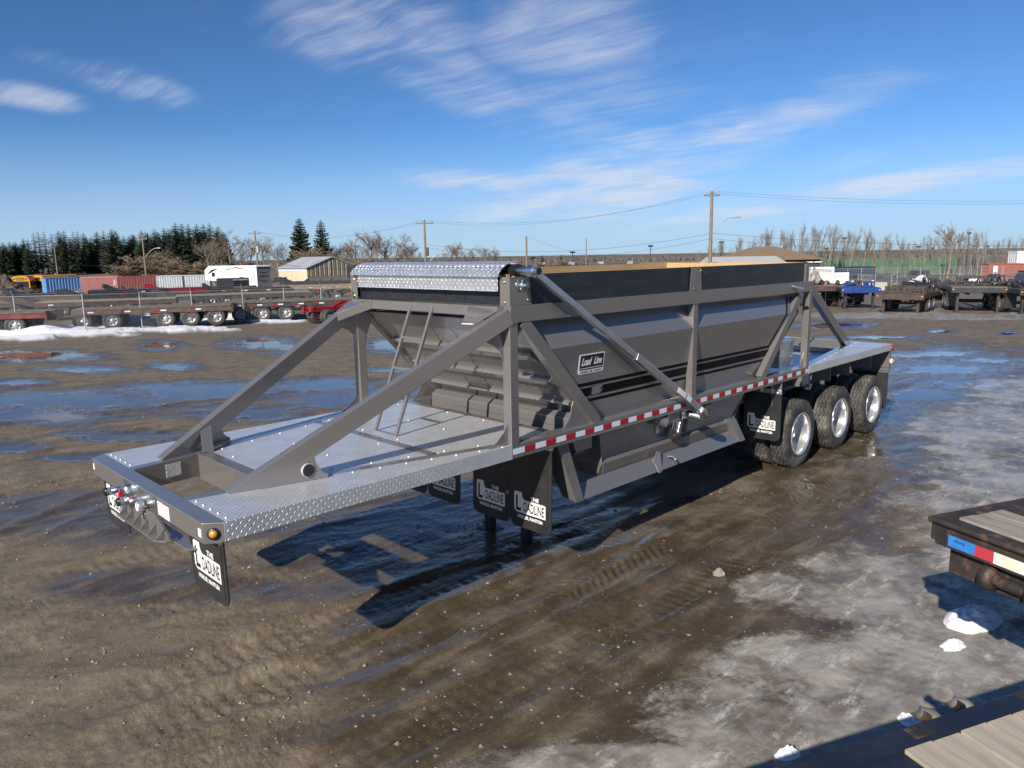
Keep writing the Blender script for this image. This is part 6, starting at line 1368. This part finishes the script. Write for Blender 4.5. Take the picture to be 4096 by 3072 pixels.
# end rail of the plank deck: rounded top lip, tape, lamp, roller lugs
MB().tube([(-.01, -.03, ZD-.012), (-.01, -2.55, ZD-.012)], .022, 8).build('top_lip', rusty_black, N2); MB().tube([(-.02, -.01, ZD-.014), (6.0, -.01, ZD-.014)], .024, 8).build('side_lip', rusty_black, N2)
MB().box(-.03, .02, -2.5, -.06, ZD-.165, ZD-.04).build('end_fascia', rusty_black, N2, .004); MB().box(.05, .15, -2.4, -.12, ZD-.36, ZD-.165).build('end_web', rusty_black, N2, .004)
yy = -.16
for w_, m_ in ((.19, pmat('blue_permit_sticker', (.04, .22, .58), (.03, .18, .5), 20, rough=.45)), (.125, pmat('worn_red_tape', (.50, .03, .05), (.42, .05, .06), 30, rough=.5, c3=(.6, .5, .4), thr3=(.72, .78), scale3=25)), (.26, pmat('worn_white_tape', (.75, .74, .68), (.70, .66, .52), 8, rough=.5, c3=(.12, .08, .05), thr3=(.68, .72), scale3=9)), (.28, pmat('chipped_red_tape', (.52, .02, .03), (.44, .02, .03), 20, rough=.45, c3=(.7, .6, .45), thr3=(.62, .68), scale3=18))):
    MB().box(-.034, -.030, yy-w_, yy-.002, ZD-.145, ZD-.07).build('tape', m_, N2); yy -= w_
put('lettering', text_mesh('Alberta', black_print, .022, .08, .01, .3), N2, loc=(-.0352, -.24, ZD-.095), rot=(0, 0, -math.pi/2))
MB().lathe([(.028, 0), (.024, .02), (0, .028)], (.06, 0.0, ZD-.10), 'y', 12).build('marker_lamp', amber, N2)
for y in (-.42, -.72): MB().lathe([(0, -.05), (.075, -.05), (.085, -.02), (.085, .02), (.06, .03), (0, .03)], (.02, y, ZD-.27), 'y', 18).build('roller_flange', rusty_black, N2)
MB().tube([(.02, -.42, ZD-.27), (.02, -.80, ZD-.27)], .04, 12).build('roller_pin', rusty_black, N2); MB().tube([(-.06, -.77, ZD-.28), (.06, -.77, ZD-.28)], .045, 12).build('pin_end', rusty_black, N2)
# stake pockets and strap ends on the blue edge rail
for x in (7.083, 7.694, 6.3): MB().box(x, x+.098, -.075, -.01, ZD-.06, ZD+.0015).build('stake_pocket', rusty_black, N1, .004)
dusty_steel = pmat('dusty_worn_steel', (.22, .20, .175), (.12, .105, .09), 14, rough=.7, bump=.002, bscale=70)
for x, m_ in ((7.325, red_plastic), (7.51, blue_plastic)):
    hk = MB().tube([(x, .01, ZD-.07), (x-.03, .045, ZD-.035), (x-.075, .06, ZD-.015), (x-.11, .062, ZD+.012), (x-.122, .062, ZD+.028)], [.034, .033, .026, .024, .034], 14).build('winch_drum', dusty_steel, N1)
    MB().tube([(x-.055, .035, ZD-.03), (x-.085, .04, ZD-.012)], .022, 10).build('strap_wrap', rust_frame if m_ is red_plastic else tarp_black, hk)
mound('snow_lump', 'white lump of leftover snow on the ice by the plank deck', 'snow', gnd(3895, 2490), .30, .20, .13, snow_m, 21, RZ, sharp=2.2, rough=.25)
mound('snow_lump', 'small snow scrap touching the larger lump on the ice', 'snow', gnd(3815, 2590), .13, .09, .06, snow_m, 23, RZ, sharp=2.0, rough=.3)
mound('snow_lump', 'snow scrap in the shade below the winch drum', 'snow', gnd(3640, 2885), .10, .09, .05, snow_m, 25, RZ, sharp=2.0)
mound('snow_lump', 'snow scrap at the bottom edge beside the blue rail', 'snow', gnd(3150, 3020), .10, .06, .05, snow_m, 27, RZ, sharp=2.0)
mound('mud_clod', 'pale clod of mud alone on the wet ground', 'mud', gnd(2876, 2292), .075, .06, .06, gravel_m, 29)
# snow bank along the left fence
for (px, py, rx, ry, h, sd, lb) in ((560, 1300, 4.2, 1.3, .55, 31, 'long white snow bank under the brown lowbed trailer'), (150, 1338, 3.6, 1.1, .40, 33, 'white snow bank at the left end of the fence'), (960, 1280, 3.2, 1.0, .42, 35, 'white snow bank under the black lowbed trailer'), (1200, 1272, 2.6, .7, .25, 37, 'thin white snow bank left of the red dolly'), (330, 1322, 2.6, .8, .3, 39, 'rounded snow bank between the two nearest fence posts')):
    mound('snow_bank', lb, 'snow', gnd(px, py), rx, ry, h, snow_m, sd, frame_of(gnd(73, 1341), gnd(978, 1290))[0], sharp=1.6, rough=.3)

# ---------------------------------------------------------------- loose stones on the mud
def stones():
    rs = np.random.RandomState(5); n = 15000; r = 4.0+rs.rand(n)**1.7*22; a = YAW+np.radians(rs.uniform(-38, 38, n)); x = CAM[0]+r*np.sin(a); y = CAM[1]+r*np.cos(a)
    h, water, ice, snow, zone, wet = ground_height(x, y); keep = (water < .1) & (ice < .1) & (snow < .2) & (rs.rand(n) < .12+.88*sst(fbm(x*.9, y*.9, 311, 3), -.1, .35)); x, y, h, r = x[keep], y[keep], h[keep], r[keep]
    z = terrain(x, y)+h; s = .003+.020*rs.rand(len(x))**5+.0005*r
    base = np.array([(1, 0, 0), (-.9, .1, 0), (.1, 1, 0), (0, -1, .1), (0, .1, .75), (.1, 0, -.6)]); f = np.array([(0, 2, 4), (2, 1, 4), (1, 3, 4), (3, 0, 4), (2, 0, 5), (1, 2, 5), (3, 1, 5), (0, 3, 5)])
    th = rs.rand(len(x))*6.28; jit = 1+.35*rs.randn(len(x), 6, 3)*.5; b = base[None]*jit
    vx = b[..., 0]*np.cos(th)[:, None]-b[..., 1]*np.sin(th)[:, None]; vy = b[..., 0]*np.sin(th)[:, None]+b[..., 1]*np.cos(th)[:, None]
    co = np.stack([x[:, None]+vx*s[:, None], y[:, None]+vy*s[:, None], z[:, None]+b[..., 2]*s[:, None]*.8], -1).reshape(-1, 3); fs = (f[None]+6*np.arange(len(x))[:, None, None]).reshape(-1, 3)
    me = bpy.data.meshes.new('gravel'); me.from_pydata(co.tolist(), [], fs.tolist()); me.materials.append(pmat('pebbles', (.25, .21, .16), (.12, .10, .075), 7, rough=.6))
    o = bpy.data.objects.new('gravel', me); COL.objects.link(o); kind(o, 'stuff'); o['label'] = 'loose pale pebbles strewn over the mud'; o['category'] = 'gravel'
stones()
# dry grass along the fence foot
def grass_tufts():
    rs = np.random.RandomState(8); vs = []; fs = []; A_, B_ = gnd(300, 1331), gnd(1200, 1279)
    for k in range(2600):
        t = rs.rand(); p = A_.lerp(B_, t); x = p.x+rs.randn()*.25; y = p.y+rs.randn()*.25
        if fbm(np.array([x*.6]), np.array([y*.6]), 301, 2)[0] < -.05: continue
        z = float(terrain(x, y)); h = .06+.16*rs.rand(); a = rs.rand()*6.28; w = .02; i = len(vs); vs += [(x-w*math.cos(a), y-w*math.sin(a), z-.02), (x+w*math.cos(a), y+w*math.sin(a), z-.02), (x+rs.randn()*.08, y+rs.randn()*.08, z+h)]; fs.append((i, i+1, i+2))
    me = bpy.data.meshes.new('dry_grass'); me.from_pydata(vs, [], fs); me.materials.append(pmat('dry_grass_blade', (.17, .13, .075), (.11, .08, .05), 3, rough=.9)); o = bpy.data.objects.new('dry_grass', me); COL.objects.link(o); kind(o, 'stuff'); o['label'] = 'strip of dead grass along the fence foot'; o['category'] = 'grass'
grass_tufts()
